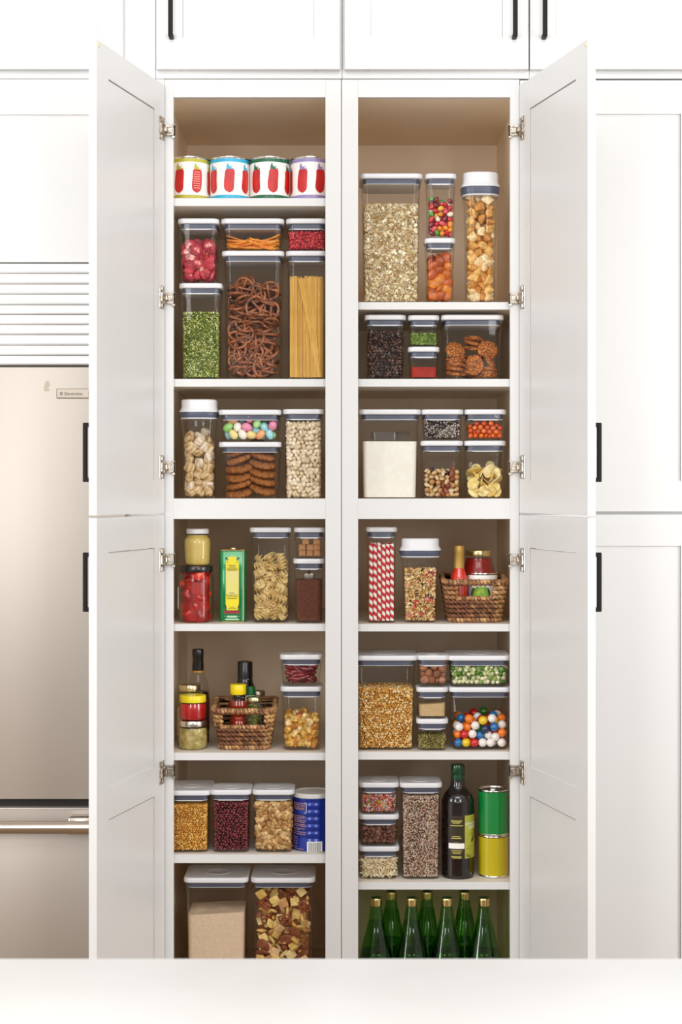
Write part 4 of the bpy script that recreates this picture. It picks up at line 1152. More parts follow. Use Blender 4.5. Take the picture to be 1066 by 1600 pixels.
# ---------- left fifth shelf
yb = .20
DKG = mat('dark_glass', '#120a0a', .12, coat=.6); BLK = mat('black_cap', '#0f0d0f', .3, coat=.3)
t = jar('tall vinegar bottle with black capsule at the back, behind the yellow-lidded jar', 309.5, yb, LZ[3] + .0004, [(16, 1160.5), (18, 1158), (18, 1092), (17.3, 1080), (14.5, 1067), (10.5, 1056), (9.0, 1049), (8.6, 1030)], 'vinegar_bottle',
        [(9.0, 1048.5), (9.2, 1047), (8.3, 1028.5), (8.9, 1027), (9.0, 1017.5), (8.4, 1015.4), (6, 1015)], BLK,
        [(15.3, 1160), (17.3, 1157), (17.3, 1092), (16.6, 1081.5)], mat('dark_vinegar', '#2a0c10', .2), gmat=CLEARG, cat='bottle', lidname='cap', fillname='vinegar')
link('neck_ring', newmesh('neck_ring', *lathe([((9.3) * mx(yb), Z(1051.5, yb) - Z(1160.5, yb)), ((9.4) * mx(yb), Z(1048.5, yb) - Z(1160.5, yb))], 28), mat('amber_ring', '#b98b3c', .4), True, 40), t)
at_ = perim(18 * mx(yb), 18 * mx(yb), 17.9 * mx(yb))
link('label', newmesh('bottle_label', *rect(at_, .002, .048, Z(1140, yb) - Z(1160.5, yb), Z(1092, yb) - Z(1160.5, yb), .0006, 12), mat('maroon_label', '#4a141c', .4, noise='#7d2a33', nscale=200), True), t)
yj = .145
OLV = mat('pickle_green', '#8c8a35', .4, noise='#b9a94e', nscale=60, coat=.3)
GOLDL = mat('gold_lid', (.66, .55, .33), .25, 1.0)
t = jar('pickle jar with pale gold lid, behind the yellow-lidded jar', 296.5, yj, LZ[3] + .0004, [(17.5, 1164.5), (19, 1162), (19.3, 1158), (19.3, 1090), (18.6, 1084), (17, 1080), (16.8, 1078)], 'pickle_jar',
        [(17.3, 1079), (17.6, 1078), (17.6, 1071), (17, 1069.8), (15, 1069.5)], GOLDL,
        [(17, 1164), (18.4, 1161), (18.4, 1090), (17.4, 1085)], OLV, gmat=CLEARG, fillname='pickles')
link('label', newmesh('jar_label', *rect(perim(19.3 * mx(yj), 19.3 * mx(yj), 19.2 * mx(yj)), -.05, -.012, Z(1150, yj) - Z(1164.5, yj), Z(1104, yj) - Z(1164.5, yj), .0005, 10), mat('cream_label', '#d8cfae', .5, noise='#c9bb8c', nscale=160), True), t)
yk = .088
KRM = mat('sauerkraut', '#c8b070', .5, noise='#8d7a3a', nscale=70, bump=.8, bscale=160, coat=.2)
t = jar('glass jar of pale relish with silver lid, under the yellow-lidded jar', 301.5, yk, LZ[3] + .0004, [(18, 1172), (21, 1170), (22.8, 1164), (23, 1145), (22.3, 1139), (20.5, 1135.5)], 'relish_jar',
        [(21.2, 1136), (21.6, 1135), (21.6, 1128.5), (21, 1127.5), (19, 1127.2)], mat('silver_lid', (.74, .71, .66), .22, 1.0),
        [(17.3, 1171.5), (20, 1169.5), (21.9, 1164), (22.1, 1145), (21.2, 1139)], KRM, gmat=CLEARG, fillname='relish')
zk = t.location.z + (Z(1127.2, yk) - Z(1172, yk)) + .0004
REDJ = mat('red_jelly', '#c81418', .18, noise='#a50c12', nscale=18, coat=.6)
t = jar('squat jar of red cherries with yellow lid, stacked on the relish jar', 301.6, yk, zk, [(16, 1127), (19.5, 1125.5), (21, 1121), (21.2, 1108), (20.5, 1101), (19.8, 1098.5)], 'cherry_jar',
        [(20.3, 1099), (20.6, 1098), (20.6, 1089.5), (20, 1088.5), (17, 1088.2)], mat('yellow_lid', '#e4cf17', .35),
        [(15.3, 1126.6), (18.9, 1125), (20.4, 1120.5), (20.5, 1108), (19.6, 1101)], REDJ, gmat=CLEARG, fillname='cherries')

# woven baskets
ROPE = multi('seagrass_rope', ['#c69a64', '#b08050', '#96683e', '#d2ac7a', '#75482e', '#a87850'], 'ATTR', .75, bump=.8, bscale=220, mottle=.3, nscale=90)
def strands(name, lists, mt, parent):
    V, F = merge(*lists); me = newmesh(name, V, F, mt, True)
    a = me.attributes.new('rnd', 'FLOAT', 'FACE'); vals = []
    rg = random.Random(len(V))
    for v, f in lists:
        base = rg.random(); nf = len(f)
        for k in range(nf):
            if k % 70 == 0: base = rg.random()
            vals.append(base)
    a.data.foreach_set('value', vals)
    return link(name, me, parent)
def basket(label, x0, x1, xb0, xb1, ytop, ybot, zb, yf, depth, win, rise, name='woven_basket', rows=9):
    """win: (half width, photo y top, photo y bottom) of the hand hole in the front"""
    m = mx(yf); H = (ybot - ytop) * m; cx = X((x0 + x1) / 2, yf)
    hx1, hx0 = (x1 - x0) / 2 * m, (xb1 - xb0) / 2 * m
    hy1 = depth / 2; hy0 = depth / 2 - (hx1 - hx0) * .8
    cy = yf + hy1
    t = thing(name, label, 'basket', (cx, cy, zb), 'woven seagrass baskets')
    wz0, wz1 = (ybot - win[2]) * m, (ybot - win[1]) * m
    def ring(z_, off=0.0, n=128):
        f = z_ / H; hx, hy = hx0 + (hx1 - hx0) * f + off, hy0 + (hy1 - hy0) * f + off
        at = perim(hx, hy, .022); L = 2 * (2 * (hx - .022) + 2 * (hy - .022) + 2 * math.pi * .022) / 2
        P_ = []
        for k in range(n):
            s_ = -L / 2 + L * k / n; p = at(s_)
            up = rise * max(0, (p[1] + hy) / (2 * hy)) * f
            P_.append((p[0], p[1], z_ + up))
        return P_, L
    n = 128
    for i in range(rows):
        z_ = .006 + (H - .014) * i / (rows - 1); ls = []
        for st in (0, 1):
            base, L = ring(z_, 0, n); path = []
            for k, p in enumerate(base):
                ph = 2 * math.pi * k / n * 16 + math.pi * (i % 2) + math.pi * st
                d = .0036 * math.sin(ph); q = math.hypot(p[0], p[1]) + 1e-9
                path.append((p[0] * (1 + d / q), p[1] * (1 + d / q), p[2] + .0022 * math.cos(ph)))
            if wz0 - .002 < z_ < wz1 + .002:
                # open at the hand hole: start and end at its edges
                ks = [k for k in range(n) if not (path[k][1] < -hy0 * .8 and abs(path[k][0]) < win[0] * m)]
                # s runs from the back over the left to the front (k = n/2) and on: split there
                a_ = [path[k] for k in ks if k > n // 2] + [path[k] for k in ks if k < n // 2]
                ls.append(tube(a_, .0043, 6, False))
            else: ls.append(tube(path, .0043, 6, True))
        strands('weaver', ls, ROPE, t)
    def rope(P_, r, turns, closed, nm):
        P_ = np.array(P_); ls = []
        nn = len(P_)
        for st in (0, 1, 2):
            path = []
            for k, p in enumerate(P_):
                ph = 2 * math.pi * turns * k / nn + st * 2 * math.pi / 3
                tng = P_[(k + 1) % nn] - P_[k - 1] if closed or 0 < k < nn - 1 else (P_[1] - P_[0] if k == 0 else P_[-1] - P_[-2])
                tng = tng / (np.linalg.norm(tng) + 1e-9); nrm = np.cross(tng, (0, 0, 1.0)); nrm /= np.linalg.norm(nrm) + 1e-9; bn = np.cross(tng, nrm)
                path.append(tuple(p + r * .55 * (math.cos(ph) * nrm + math.sin(ph) * bn)))
            ls.append(tube(path, r * .72, 6, closed))
        strands(nm, ls, ROPE, t)
    P_, L = ring(H - .004, 0, 256); rope(P_, .0062, 46, True, 'rim')
    P_, L = ring(.0065, .001, 256); rope(P_, .0055, 40, True, 'base_rope')
    f = wz0 / H; hyw = hy0 + (hy1 - hy0) * f
    rope([(a, -hyw, wz0) for a in np.linspace(-win[0] * m * 1.12, win[0] * m * 1.12, 90)], .0050, 14, False, 'hole_rope')
    st = []
    for k in range(0, 128, 8):
        lo, _ = ring(.004, -.0005, n); hi, _ = ring(H - .006, -.0005, n)
        if lo[k][1] < -hy0 * .8 and abs(hi[k][0]) < win[0] * m * 1.05: 
            hi2, _ = ring(max(.02, wz0 - .002), -.0005, n); hi = hi2
        st.append(tube([lo[k], hi[k]], .0026, 5))
    strands('stakes', st, ROPE, t)
    V, F = loft([(hx0 - .002, hy0 - .002, .02, .003), (hx0 - .002, hy0 - .002, .02, .007)], 5)
    link('basket_floor', newmesh('basket_floor', V, F, mat('basket_floor', '#6e4a30', .85, bump=.8, bscale=200), True, 40), t)
    return t
bk1 = basket('woven basket holding honey and capers, between the jars and the popcorn container', 332.5, 429, 346.5, 420, 1108, 1172.5, LZ[3] + .0004, YF + .008, .205, (32, 1115, 1136), .024)
zin = LZ[3] + .0085
# things in the left basket
yq = .105
HON = mat('honey_amber', '#a52a12', .15, noise='#7c1a0e', nscale=20, coat=.5)
t = jar('honey bottle with yellow cap in the left basket', 372.2, yq, zin, [(12.5, 1162), (14.5, 1159), (14.8, 1150), (14.2, 1127), (12, 1119), (15, 1108), (16, 1101), (14.8, 1092), (11.5, 1086), (10.6, 1083)], 'honey_bottle',
        [(12.2, 1083.5), (12.5, 1083), (12.4, 1069), (11.8, 1068), (9, 1067.6)], mat('yellow_cap', '#f0d313', .3),
        [(12, 1161.5), (13.8, 1158.5), (14, 1150), (13.4, 1127), (11.3, 1119), (14.3, 1108), (15.2, 1101), (14.0, 1093)], HON, gmat=CLEARG, cat='bottle', lidname='cap', fillname='honey')
CAP = mat('caper_green', '#6d6a2c', .45, noise='#8e8a44', nscale=40, coat=.2)
yq2 = .112
t = jar('slim caper jar with pale gold lid in the left basket', 397.4, yq2, zin, [(10, 1161.5), (11.4, 1159), (11.6, 1152), (11.6, 1105), (11, 1098), (10.2, 1096)], 'caper_jar',
        [(11.6, 1096), (11.9, 1095), (11.9, 1089), (11.3, 1088), (9, 1087.7)], GOLDL, [(6, 1160.5), (6.5, 1159), (6.8, 1110), (5, 1102)], CAP, gmat=CLEARG, fillname='brine')
cpm = piecemesh('caper', ell(.0042, .0042, .0047, ICO1), CAP)
R = 11.2 * mx(yq2); P = pack(R, R, .095, .0046, 110, 41, cylr=R - .0005, iters=90)
P = P[(P[:, 1] < .002)]
pieces(cpm, 'caper', P * np.array((.97, .97, 1)) + np.array((t.location.x, t.location.y, t.location.z + .002)), 'green caper inside the slim jar in the left basket', 'caper', 'capers in the jar', 42)
tb = rect(perim(11.6 * mx(yq2), 11.6 * mx(yq2), 11.5 * mx(yq2)), -.023, -.012, .012, .045, .0006, 6)
link('label', newmesh('caper_label', *tb, mat('label_yellow', '#dce04a', .4), True), t)
yq3 = .172
t = jar('dark sauce bottle with black cap at the back of the left basket', 383, yq3, zin, [(17, 1155), (18.5, 1152), (18.5, 1092), (17.5, 1082), (15, 1071), (12.2, 1062), (11.6, 1056), (11.2, 1040)], 'sauce_bottle',
        [(11.8, 1057), (11.9, 1056), (11.6, 1033), (11, 1031.6), (8, 1031)], BLK, gmat=DKG, cat='bottle', lidname='cap')
yq4 = .150
t = jar('small jar with dark green cap in the left basket, behind the honey', 391, yq4, zin, [(9, 1157), (11, 1154), (11.2, 1100), (10, 1090), (8, 1084)], 'green_cap_bottle',
        [(8.2, 1083.5), (8.4, 1082.5), (7.8, 1071.5), (7.2, 1070.5), (5, 1070.2)], mat('green_cap', '#0d5a2a', .4), gmat=mat('white_bottle', '#d8d2c4', .35, coat=.3), cat='bottle', lidname='cap')
yq5 = .200
t = jar('glass jar with tarnished lid at the back right of the left basket', 402, yq5, zin, [(12, 1150), (13.5, 1147), (13.5, 1092), (12.5, 1084), (11.5, 1082)], 'lidded_jar',
        [(12, 1082), (12.2, 1081), (12.2, 1075.5), (11.5, 1074.6), (9, 1074.4)], mat('dull_brass', (.42, .36, .24), .35, 1.0), [(11.4, 1149.5), (12.8, 1146), (12.8, 1094), (12, 1088)], mat('jar_grey', '#8d8878', .5), gmat=CLEARG)

c = pop('clear container of caramel popcorn under the dried chillies', 438, 504, 1073, LZ[3] + STACK, YF, MED)
zc_ = c['zt'] + STACK
POPM = multi('caramel_corn', ['#e8bc64', '#dba548', '#c98434', '#f0cf8c', '#b5632c'], 'OBJ', .4, bump=.4, bscale=200, mottle=.28, nscale=110, coat=.2, weights=[3, 3, 2, 2, 1])
pms = [piecemesh('caramel_popcorn', ell(.0108, .0108, .0104, ICO3, lump=.55, seed=s_), POPM) for s_ in range(5)]
h = hcont(c, 1105)
P = pack(c['hx'], c['hy'], h, .0098, 118, 51); P = cull(P, c, h, .0098, 4)
pieces(pms, 'caramel_popcorn', worldpos(c, P), 'caramel popcorn piece in the container under the chillies', 'popcorn', 'caramel popcorn pieces', 52, .85, 1.1, c)
c = pop('small clear container of dried red chillies on top of the caramel popcorn', 437, 504, 1023, zc_, YF, MED)
CHM = mat('chilli_red', '#8e1820', .28, noise='#5c0a12', nscale=50, coat=.4, bump=.6, bscale=120)
def chilligeo(seed, L=.036):
    rg = np.random.RandomState(seed); n = 12; cv = rg.uniform(-.008, .008)
    pts = [(L * (2 * u - 1), cv * math.sin(math.pi * u), .003 * math.sin(7 * u + seed)) for u in np.linspace(0, 1, n)]
    return tri(*tube(pts, .006, 7, radii=[.0013 + .0062 * math.sin(math.pi * min(1, u * .8 + .12)) * (1 + .15 * math.sin(23 * u + seed)) for u in np.linspace(0, 1, n)]))
cms = [piecemesh('dried_chilli', chilligeo(s_), CHM) for s_ in range(4)]
rg = np.random.RandomState(6); h = hcont(c, 1041); P = []
for l in range(5):
    for q in range(6): P.append((rg.uniform(-.010, .010), -c['hy'] + .008 + q * .011 + rg.uniform(-.002, .002), .006 + l * (h - .008) / 4.2))
pieces(cms, 'dried_chilli', worldpos(c, np.array(P)), 'wrinkled dried red chilli in the small container above the popcorn', 'chilli', 'dried red chillies', 61, .9, 1.1, c,
       lambda i, p, rg: Euler((rg.normal(0, .2), rg.normal(.12, .3), rg.normal(0, .35) + (math.pi if rg.rand() < .5 else 0))).to_matrix())

# ---------- left sixth shelf
c = pop('clear container of yellow split peas, leftmost beside the adzuki beans', 262, 328.5, 1235.5, LZ[4] + STACK, YF - .012, BIG)
fill(c, 1258, ell(.0034, .0034, .0026, ICO1), .0058, multi('yellow_peas', ['#e0a848', '#d09238', '#ecc066', '#c07f2c'], 'ATTR', .5), 'yellow_split_peas', 'yellow split peas filling the leftmost clear container', 'peas', 71)
c = pop('clear container of dark red adzuki beans', 327.5, 393, 1234.5, LZ[4] + STACK, YF - .012, MED)
fill(c, 1254, ell(.0036, .0035, .0048, ICO1), .0072, multi('adzuki_red', ['#5e1420', '#74202c', '#4a0e18', '#86303a'], 'ATTR', .25, coat=.3), 'adzuki_beans', 'dark red adzuki beans filling a clear container', 'beans', 72)
c = pop('clear container of walnut pieces beside the blue can', 394, 460, 1234.5, LZ[4] + STACK, YF - .012, MED)
wn = ell(.0082, .0058, .0066, ICO2, lump=.6, seed=9)
fill(c, 1254, wn, .0105, multi('walnut_rest', ['#d0a568', '#b98a50', '#e0bd86', '#a3733c'], 'ATTR', .6, mottle=.25), 'walnuts', 'walnut pieces behind the front layer', 'walnuts', 73, ind=('walnut_piece', 'walnut piece at the front of the container beside the blue can', 'walnut pieces', multi('walnut_front', ['#d0a568', '#b98a50', '#e0bd86', '#a3733c'], 'OBJ', .6, mottle=.25, bump=.5), 'walnut'), smin=.75, smax=1.3)
# blue can with plastic lid
R = 31.5 * mx(.09); y = YF - .005 + R; H = (1334 - 1244) * mx(y - R)
t = thing('coffee_can', 'ribbed blue can with white plastic lid beside the walnuts', 'can', (X(489, y), y, LZ[4] + .0006))
BLU = mat('can_blue', '#0c2e92', .25, .2, coat=.4)
pr = [(R - .001, 0), (R, .001), (R, .003)]
for k in range(6):
    z0 = H * .24 + k * H * .125
    pr += [(R, z0 - .003), (R - .0014, z0 - .0012), (R - .0014, z0 + .0012), (R, z0 + .003)]
pr += [(R, H - .006), (R - .001, H - .004)]
link('can_body', newmesh('blue_can', *lathe(pr, 48), BLU, True, 40), t)
link('bottom_rim', newmesh('can_rim', *lathe([(R - .001, 0), (R + .0008, .0004), (R + .0010, .0022), (R, .003)], 48), TIN, True, 40), t)
link('lid', newmesh('plastic_lid', *lathe([(R + .0012, H - .010), (R + .0022, H - .009), (R + .0022, H), (R + .0010, H + .0018), (R - .004, H + .0018), (R - .007, H - .0012), (R * .3, H - .0012)], 48), mat('lid_translucent', '#c9c6c2', .35), True, 40), t)
at = perim(R * .99999, R * .99999, R * .9999)
cxw = 489
def cs(px): return R * math.asin(max(-.999, min(.999, (px - cxw) * mx(y) / R)))
def czz(py): return Z(py, y - R) - t.location.z - .003
ORG = mat('print_orange', '#d79a62', .4); 
bars = []; rg = random.Random(3)
for py in (1254.5, 1257, 1259.5, 1262, 1264, 1274.5, 1277, 1279.2, 1281.5, 1284, 1287.5, 1290, 1294, 1296.3, 1299.5, 1302.5):
    x = 460.5
    xe = 477.5 if py < 1266 else rg.choice((470, 478, 479))
    while x < xe:
        w = rg.uniform(1.6, 4.2); bars.append(rect(at, cs(x), cs(min(xe, x + w)), czz(py + .42), czz(py - .42), .0007, 3)); x += w + .8
link('small_print', newmesh('small_print', *merge(*bars), ORG, True), t)
bars = []
for py in (1308, 1311, 1314.5, 1318, 1323, 1326):
    x = 459; xe = 466 if py < 1326 else 475
    while x < xe:
        w = rg.uniform(1.5, 3.5); bars.append(rect(at, cs(x), cs(min(xe, x + w)), czz(py + .4), czz(py - .4), .0007, 3)); x += w + .8
link('small_print', newmesh('small_print', *merge(*bars), ORG, True), t)
WL = mat('line_white', '#cfd6e6', .3)
link('white_frame', newmesh('white_frame', *merge(rect(at, cs(479), cs(479.8), czz(1268), czz(1253.5), .0007, 2), rect(at, cs(476), cs(479.6), czz(1269.3), czz(1268.5), .0007, 3), rect(at, cs(476.5), cs(479.4), czz(1253.5), czz(1252.7), .0007, 3)), WL, True), t)
bc = link('barcode', newmesh('barcode', *rect(at, cs(480.5), cs(504), czz(1330.5), czz(1313.5), .0007, 8), LABELW, True), t)
bars = []; x = 483
while x < 501.5:
    w = rg.choice((.35, .6, .9)); bars.append(rect(at, cs(x), cs(x + w), czz(1329), czz(1315), .0010, 2)); x += w + rg.choice((.5, .8))
link('bars', newmesh('barcode_bars', *merge(*bars), mat('bar_grey', '#5c6068', .5), True), bc)

# ---------- left foot of the pantry
c = pop('large clear container of pale brown sugar at the foot of the pantry', 286.5, 388, 1372, ZBOT + STACK, .052, BIG)
powder(c, 1428, mat('pale_sugar', '#dcc3a8', .85, noise='#d3b89b', nscale=160, bump=.4, bscale=900), 'brown_sugar', 'pale brown sugar filling the large container', 'sugar', .0025, 5, .003)
c = pop('large clear container of snack mix at the foot of the pantry', 391.5, 493, 1372, ZBOT + STACK, .052, BIG)
h = hcont(c, 1391)
YC = multi('cereal_square_yellow', ['#ecca7a', '#e0b860', '#f2d896'], 'OBJ', .6, bump=.9, bscale=420); BC = multi('cereal_square_brown', ['#d6a468', '#c48e54', '#e2b884'], 'OBJ', .6, bump=.9, bscale=420)
BP = mat('pretzel_square', '#a5512c', .4, noise='#7e3618', nscale=80); RY = mat('rye_chip', '#9a5634', .7, noise='#7d4026', nscale=60, bump=.6); AL = mat('snack_almond', '#8a4a2c', .5, noise='#6f3a22', nscale=50); ST = multi('bread_stick', ['#e6b866', '#dba04c', '#f0cd8c'], 'OBJ', .5)
sq = boxgeo(.0112, .0112, .0036, puff=.2, n=1, r=.12)
def sqpretz(R=.0125, r=.0023):
    e = [tube([(-R, -R, 0), (R, -R, 0), (R, R, 0), (-R, R, 0)], r, 6, True), tube([(0, -R, 0), (0, R, 0)], r, 6), tube([(-R, 0, 0), (R, 0, 0)], r, 6)]
    return tri(*merge(*e))
kinds = [('cereal_square', 'yellow woven cereal square in the snack mix', 'cereal', 'yellow cereal squares', piecemesh('cereal_square', sq, YC), .34),
         ('cereal_square', 'brown woven cereal square in the snack mix', 'cereal', 'brown cereal squares', piecemesh('cereal_square', sq, BC), .20),
         ('bread_stick', 'small golden bread stick in the snack mix', 'bread stick', 'bread sticks', piecemesh('bread_stick', ell(.0050, .0044, .0145, ICO2), ST), .24),
         ('square_pretzel', 'brown square pretzel in the snack mix', 'pretzel', 'square pretzels', piecemesh('square_pretzel', sqpretz(), BP), .09),
         ('rye_chip', 'dark rye chip in the snack mix', 'chip', 'rye chips', piecemesh('rye_chip', discgeo(.017, .004, 14, .2, .08, 4), RY), .06),
         ('almond', 'brown almond in the snack mix', 'almond', 'almonds in the snack mix', piecemesh('almond', ell(.0075, .0050, .0120, ICO2, taper=-.25), AL), .07)]
P = pack(c['hx'], .034, h, .0092, 285, 81, iters=110)
P[:, 1] += -c['hy'] + .034
rg = np.random.RandomState(82); pr_ = np.array([k[5] for k in kinds]); pr_ /= pr_.sum()
for i, p in enumerate(worldpos(c, P)):
    if p[2] < 0.17 or P[i, 2] > h - .004 or P[i, 1] > -c['hy'] + .046 and P[i, 2] < h - .03: continue
    k = kinds[rg.choice(len(kinds), p=pr_)]
    pieces(k[4], k[0], [p], k[1], k[2], k[3], 8000 + i, .9, 1.15, c, facerot(.45) if k[0] != 'bread_stick' else None)
V, F = loft([(c['hx'] - .004, c['hy'] - .020, .01, .001, 0, .018), (c['hx'] - .004, c['hy'] - .020, .01, h - .014, 0, .018)], 4)
V = [(a + c['cx'], b + c['cy'], z_ + c['zb'] + c['z0']) for a, b, z_ in V]
tag(link('snack_mix', newmesh('snack_mix', V, F, mat('snack_bulk', '#b5733f', .8, noise='#7d4522', nscale=90, bump=1, bscale=120), True, 40)), 'bulk of the snack mix behind the front pieces', 'snack mix', kind='stuff')

# ================================================================== right half
# ---------- top right shelf
c = pop('largest clear container, filled with rolled oats on the top right shelf', 562, 661, 270.5, RZ[0] + STACK, YF, BIG)
OAT = multi('rolled_oats', ['#ecdab2', '#dcc498', '#f6ecd2', '#b8955e', '#e4d0a6'], 'ATTR', .8)
fill(c, 318, discgeo(.0050, .0014, 8, .2, .12, 1), .0070, OAT, 'rolled_oats', 'rolled oats filling the largest container', 'oats', 91, layers=2)
c = pop('small clear container of dried apricots under the jelly beans', 664, 712.5, 371.5, RZ[0] + STACK, YF, MINI)
z = c['zt'] + STACK
APM = multi('apricot_orange', ['#c86410', '#b8500c', '#d67c1c', '#a8460a'], 'OBJ', .4, bump=.4, bscale=100, coat=.25, mottle=.2, nscale=60)
apm = [piecemesh('dried_apricot', ell(.0168, .0160, .0085, ICO2, lump=.22, seed=s_), APM) for s_ in range(3)]
h = hcont(c, 398)
P = pack(c['hx'], c['hy'], h, .0118, 50, 92); P = cull(P, c, h, .0118, 4)
pieces(apm, 'dried_apricot', worldpos(c, P), 'dried orange apricot in the small container under the jelly beans', 'apricot', 'dried apricots', 93, .9, 1.08, c, facerot(.4))
c = pop('small clear container of jelly beans on top of the apricots', 665, 714, 270.5, z, YF, MINI)
jc = [('red', '#c4141c'), ('green', '#3f9a26'), ('white', '#e8dcc4'), ('dark red', '#7a1426'), ('orange', '#e58a22'), ('yellow', '#e3b83a'), ('pink', '#d8505c')]
jg = ell(.0070, .0066, .0098, ICO2, bend=8)
jms = [(cn, piecemesh('jelly_bean', jg, mat('jelly_' + cn.replace(' ', '_'), hx_, .2, coat=.5))) for cn, hx_ in jc]
h = hcont(c, 306)
P = pack(c['hx'], c['hy'], h, .0079, 138, 94, iters=110); P = cull(P, c, h, .0079, 4)
rg = np.random.RandomState(95)
for p in worldpos(c, P):
    cn, me_ = jms[rg.randint(len(jms))]
    pieces(me_, 'jelly_bean', [p], f'{cn} jelly bean in the small container above the apricots', 'jelly bean', f'{cn} jelly beans', rg.randint(99999), .92, 1.08, c)
c = tallpop('tall clear dispenser of pillow cereal with white cap, right end of the top shelf', 722, 783.5, 267, 471, RZ[0] + STACK, YF, 23, 12, .74, .82, .66)
PCM = multi('pillow_cereal', ['#e3b368', '#d39a4c', '#eecb92', '#c4843c', '#f0d6a8'], 'OBJ', .55, bump=.4, mottle=.18, nscale=70)
pcm = piecemesh('pillow_cereal', boxgeo(.0125, .0125, .0085, puff=.75, n=2, r=.06), PCM)
h = hcont(c, 301)
P = pack(c['hx'], c['hy'], h, .0112, 150, 96, iters=170); P = cull(P, c, h, .0112, 4.5)
pieces(pcm, 'pillow_cereal', worldpos(c, P), 'golden pillow cereal piece in the tallest dispenser', 'cereal', 'pillow cereal pieces', 97, .9, 1.12, c)

# ---------- right second shelf
c = pop('clear container of coffee beans left of the green herbs', 569.5, 635, 491.5, RZ[1] + STACK, YF, MED)
COF = multi('coffee_rest', ['#3c2218', '#2c160f', '#4e3022'], 'ATTR', .35, coat=.2); COFO = multi('coffee_front', ['#3c2218', '#2c160f', '#4e3022', '#5d3a2a'], 'OBJ', .3, coat=.3)
def coffeegeo():
    V, T = ell(.0048, .0037, .0064, ICO2); V = V.copy()
    k = (V[:, 1] > 0); V[k, 1] *= .55; g = k & (np.abs(V[:, 0]) < .0011); V[g, 1] -= .0011
    return V, T
fill(c, 517, coffeegeo(), .0090, COF, 'coffee_beans', 'coffee beans behind the front layer', 'coffee beans', 101, ind=('coffee_bean', 'dark roasted coffee bean at the front of its container', 'coffee beans', COFO, 'coffee bean'))
c = pop('small clear container of red paprika powder under the green herbs', 638, 687.5, 541.5, RZ[1] + STACK, YF, MINI)
z = c['zt'] + STACK
powder(c, 574, mat('paprika_red', '#a8281a', .9, noise='#96200f', nscale=60, bump=.5, bscale=700), 'paprika', 'red paprika powder in the small container', 'paprika', .0018, 4, -.001)
c = pop('small clear container of dried green herbs on top of the paprika', 638, 687.5, 492, z, YF, MINI)
stick = tri(*tube([(0, 0, -.0032), (.0004, 0, 0), (0, 0, .0032)], .0011, 4))
fill(c, 521, stick, .0036, multi('green_herb', ['#6f8a2c', '#8ba444', '#55701f', '#a5b35e'], 'ATTR', .7), 'green_herbs', 'chopped dried green herbs in the small container', 'herbs', 103, smin=.7, smax=1.3)
c = pop('clear container of ginger cookies at the right end of its shelf', 690, 788, 491.5, RZ[1] + STACK, YF, BIG)
GCM = mat('ginger_cookie', '#c47428', .7, noise='#a85c1c', nscale=60, bump=.7, bscale=200)
nt = GCM.node_tree     # cracked top
vo = nt.nodes.new('ShaderNodeTexVoronoi'); vo.feature = 'DISTANCE_TO_EDGE'; vo.inputs['Scale'].default_value = 105
tcn = nt.nodes.new('ShaderNodeTexCoord'); nt.links.new(tcn.outputs['Object'], vo.inputs['Vector'])
rp = nt.nodes.new('ShaderNodeValToRGB'); rp.color_ramp.elements[0].position = .02; rp.color_ramp.elements[0].color = (*lin('#4c2009'), 1); rp.color_ramp.elements[1].position = .10; rp.color_ramp.elements[1].color = (1, 1, 1, 1)
mxn = nt.nodes.new('ShaderNodeMix'); mxn.data_type = 'RGBA'; mxn.blend_type = 'MULTIPLY'; mxn.inputs['Factor'].default_value = 1
nt.links.new(vo.outputs['Distance'], rp.inputs[0]); pb = nt.nodes['Principled BSDF']; src = pb.inputs['Base Color'].links[0].from_socket
nt.links.new(src, mxn.inputs[6]); nt.links.new(rp.outputs[0], mxn.inputs[7]); nt.links.new(mxn.outputs[2], pb.inputs['Base Color'])
gm = [piecemesh('ginger_cookie', discgeo(.0274, .0100, 22, .5, .025, s_), GCM) for s_ in range(3)]
def gcookie(px, py, dy, rx, ry, k, lab, grp):
    o_ = bpy.data.objects.new('ginger_cookie', gm[k % 3]); COL.objects.link(o_)
    yy = c['cy'] - c['hy'] + dy
    o_.location = (X(px, yy), yy, Z(py, yy)); o_.rotation_euler = (rx, ry, k * 1.3)
    p = inside(o_.location, o_.rotation_euler.to_matrix(), np.array([v.co[:] for v in gm[0].vertices]), 1.0, c); o_.location = p
    tag(o_, lab, 'cookie', grp)
for k in range(5): gcookie(710.5 - k * .4, 584 - k * 6.2, .030, .10 + .02 * k, .12 - .02 * k, k, 'ginger cookie in the left stack of the cookie container', 'ginger cookies, left stack')
gcookie(712, 548, .022, 1.05, .12, 5, 'ginger cookie tilted to the front on the left stack', None)
for k in range(3): gcookie(740, 543 - k * 6.0, .062, .25, .0, k, 'ginger cookie in the middle stack at the back', 'ginger cookies, middle stack')
for k in range(4): gcookie(741, 560 + k * 6, .066, .1, .05, k + 1, 'ginger cookie low in the middle stack at the back', 'ginger cookies, low middle stack')
gcookie(741.5, 570.5, .014, 1.50, .0, 2, 'ginger cookie standing upright against the front wall', None)
for k in range(3): gcookie(768, 588 - k * 5.6, .034, .06, -.06, k, 'ginger cookie lying flat at the foot of the right stack', 'ginger cookies, right stack')
gcookie(766, 563, .024, 1.12, -.15, 1, 'ginger cookie leaning forward above the right stack', None)
gcookie(767, 547, .030, 1.15, .15, 0, 'topmost ginger cookie leaning on the right stack', None)
gcookie(728, 588, .046, .15, .28, 1, 'ginger cookie lying between the upright cookie and left stack', None)

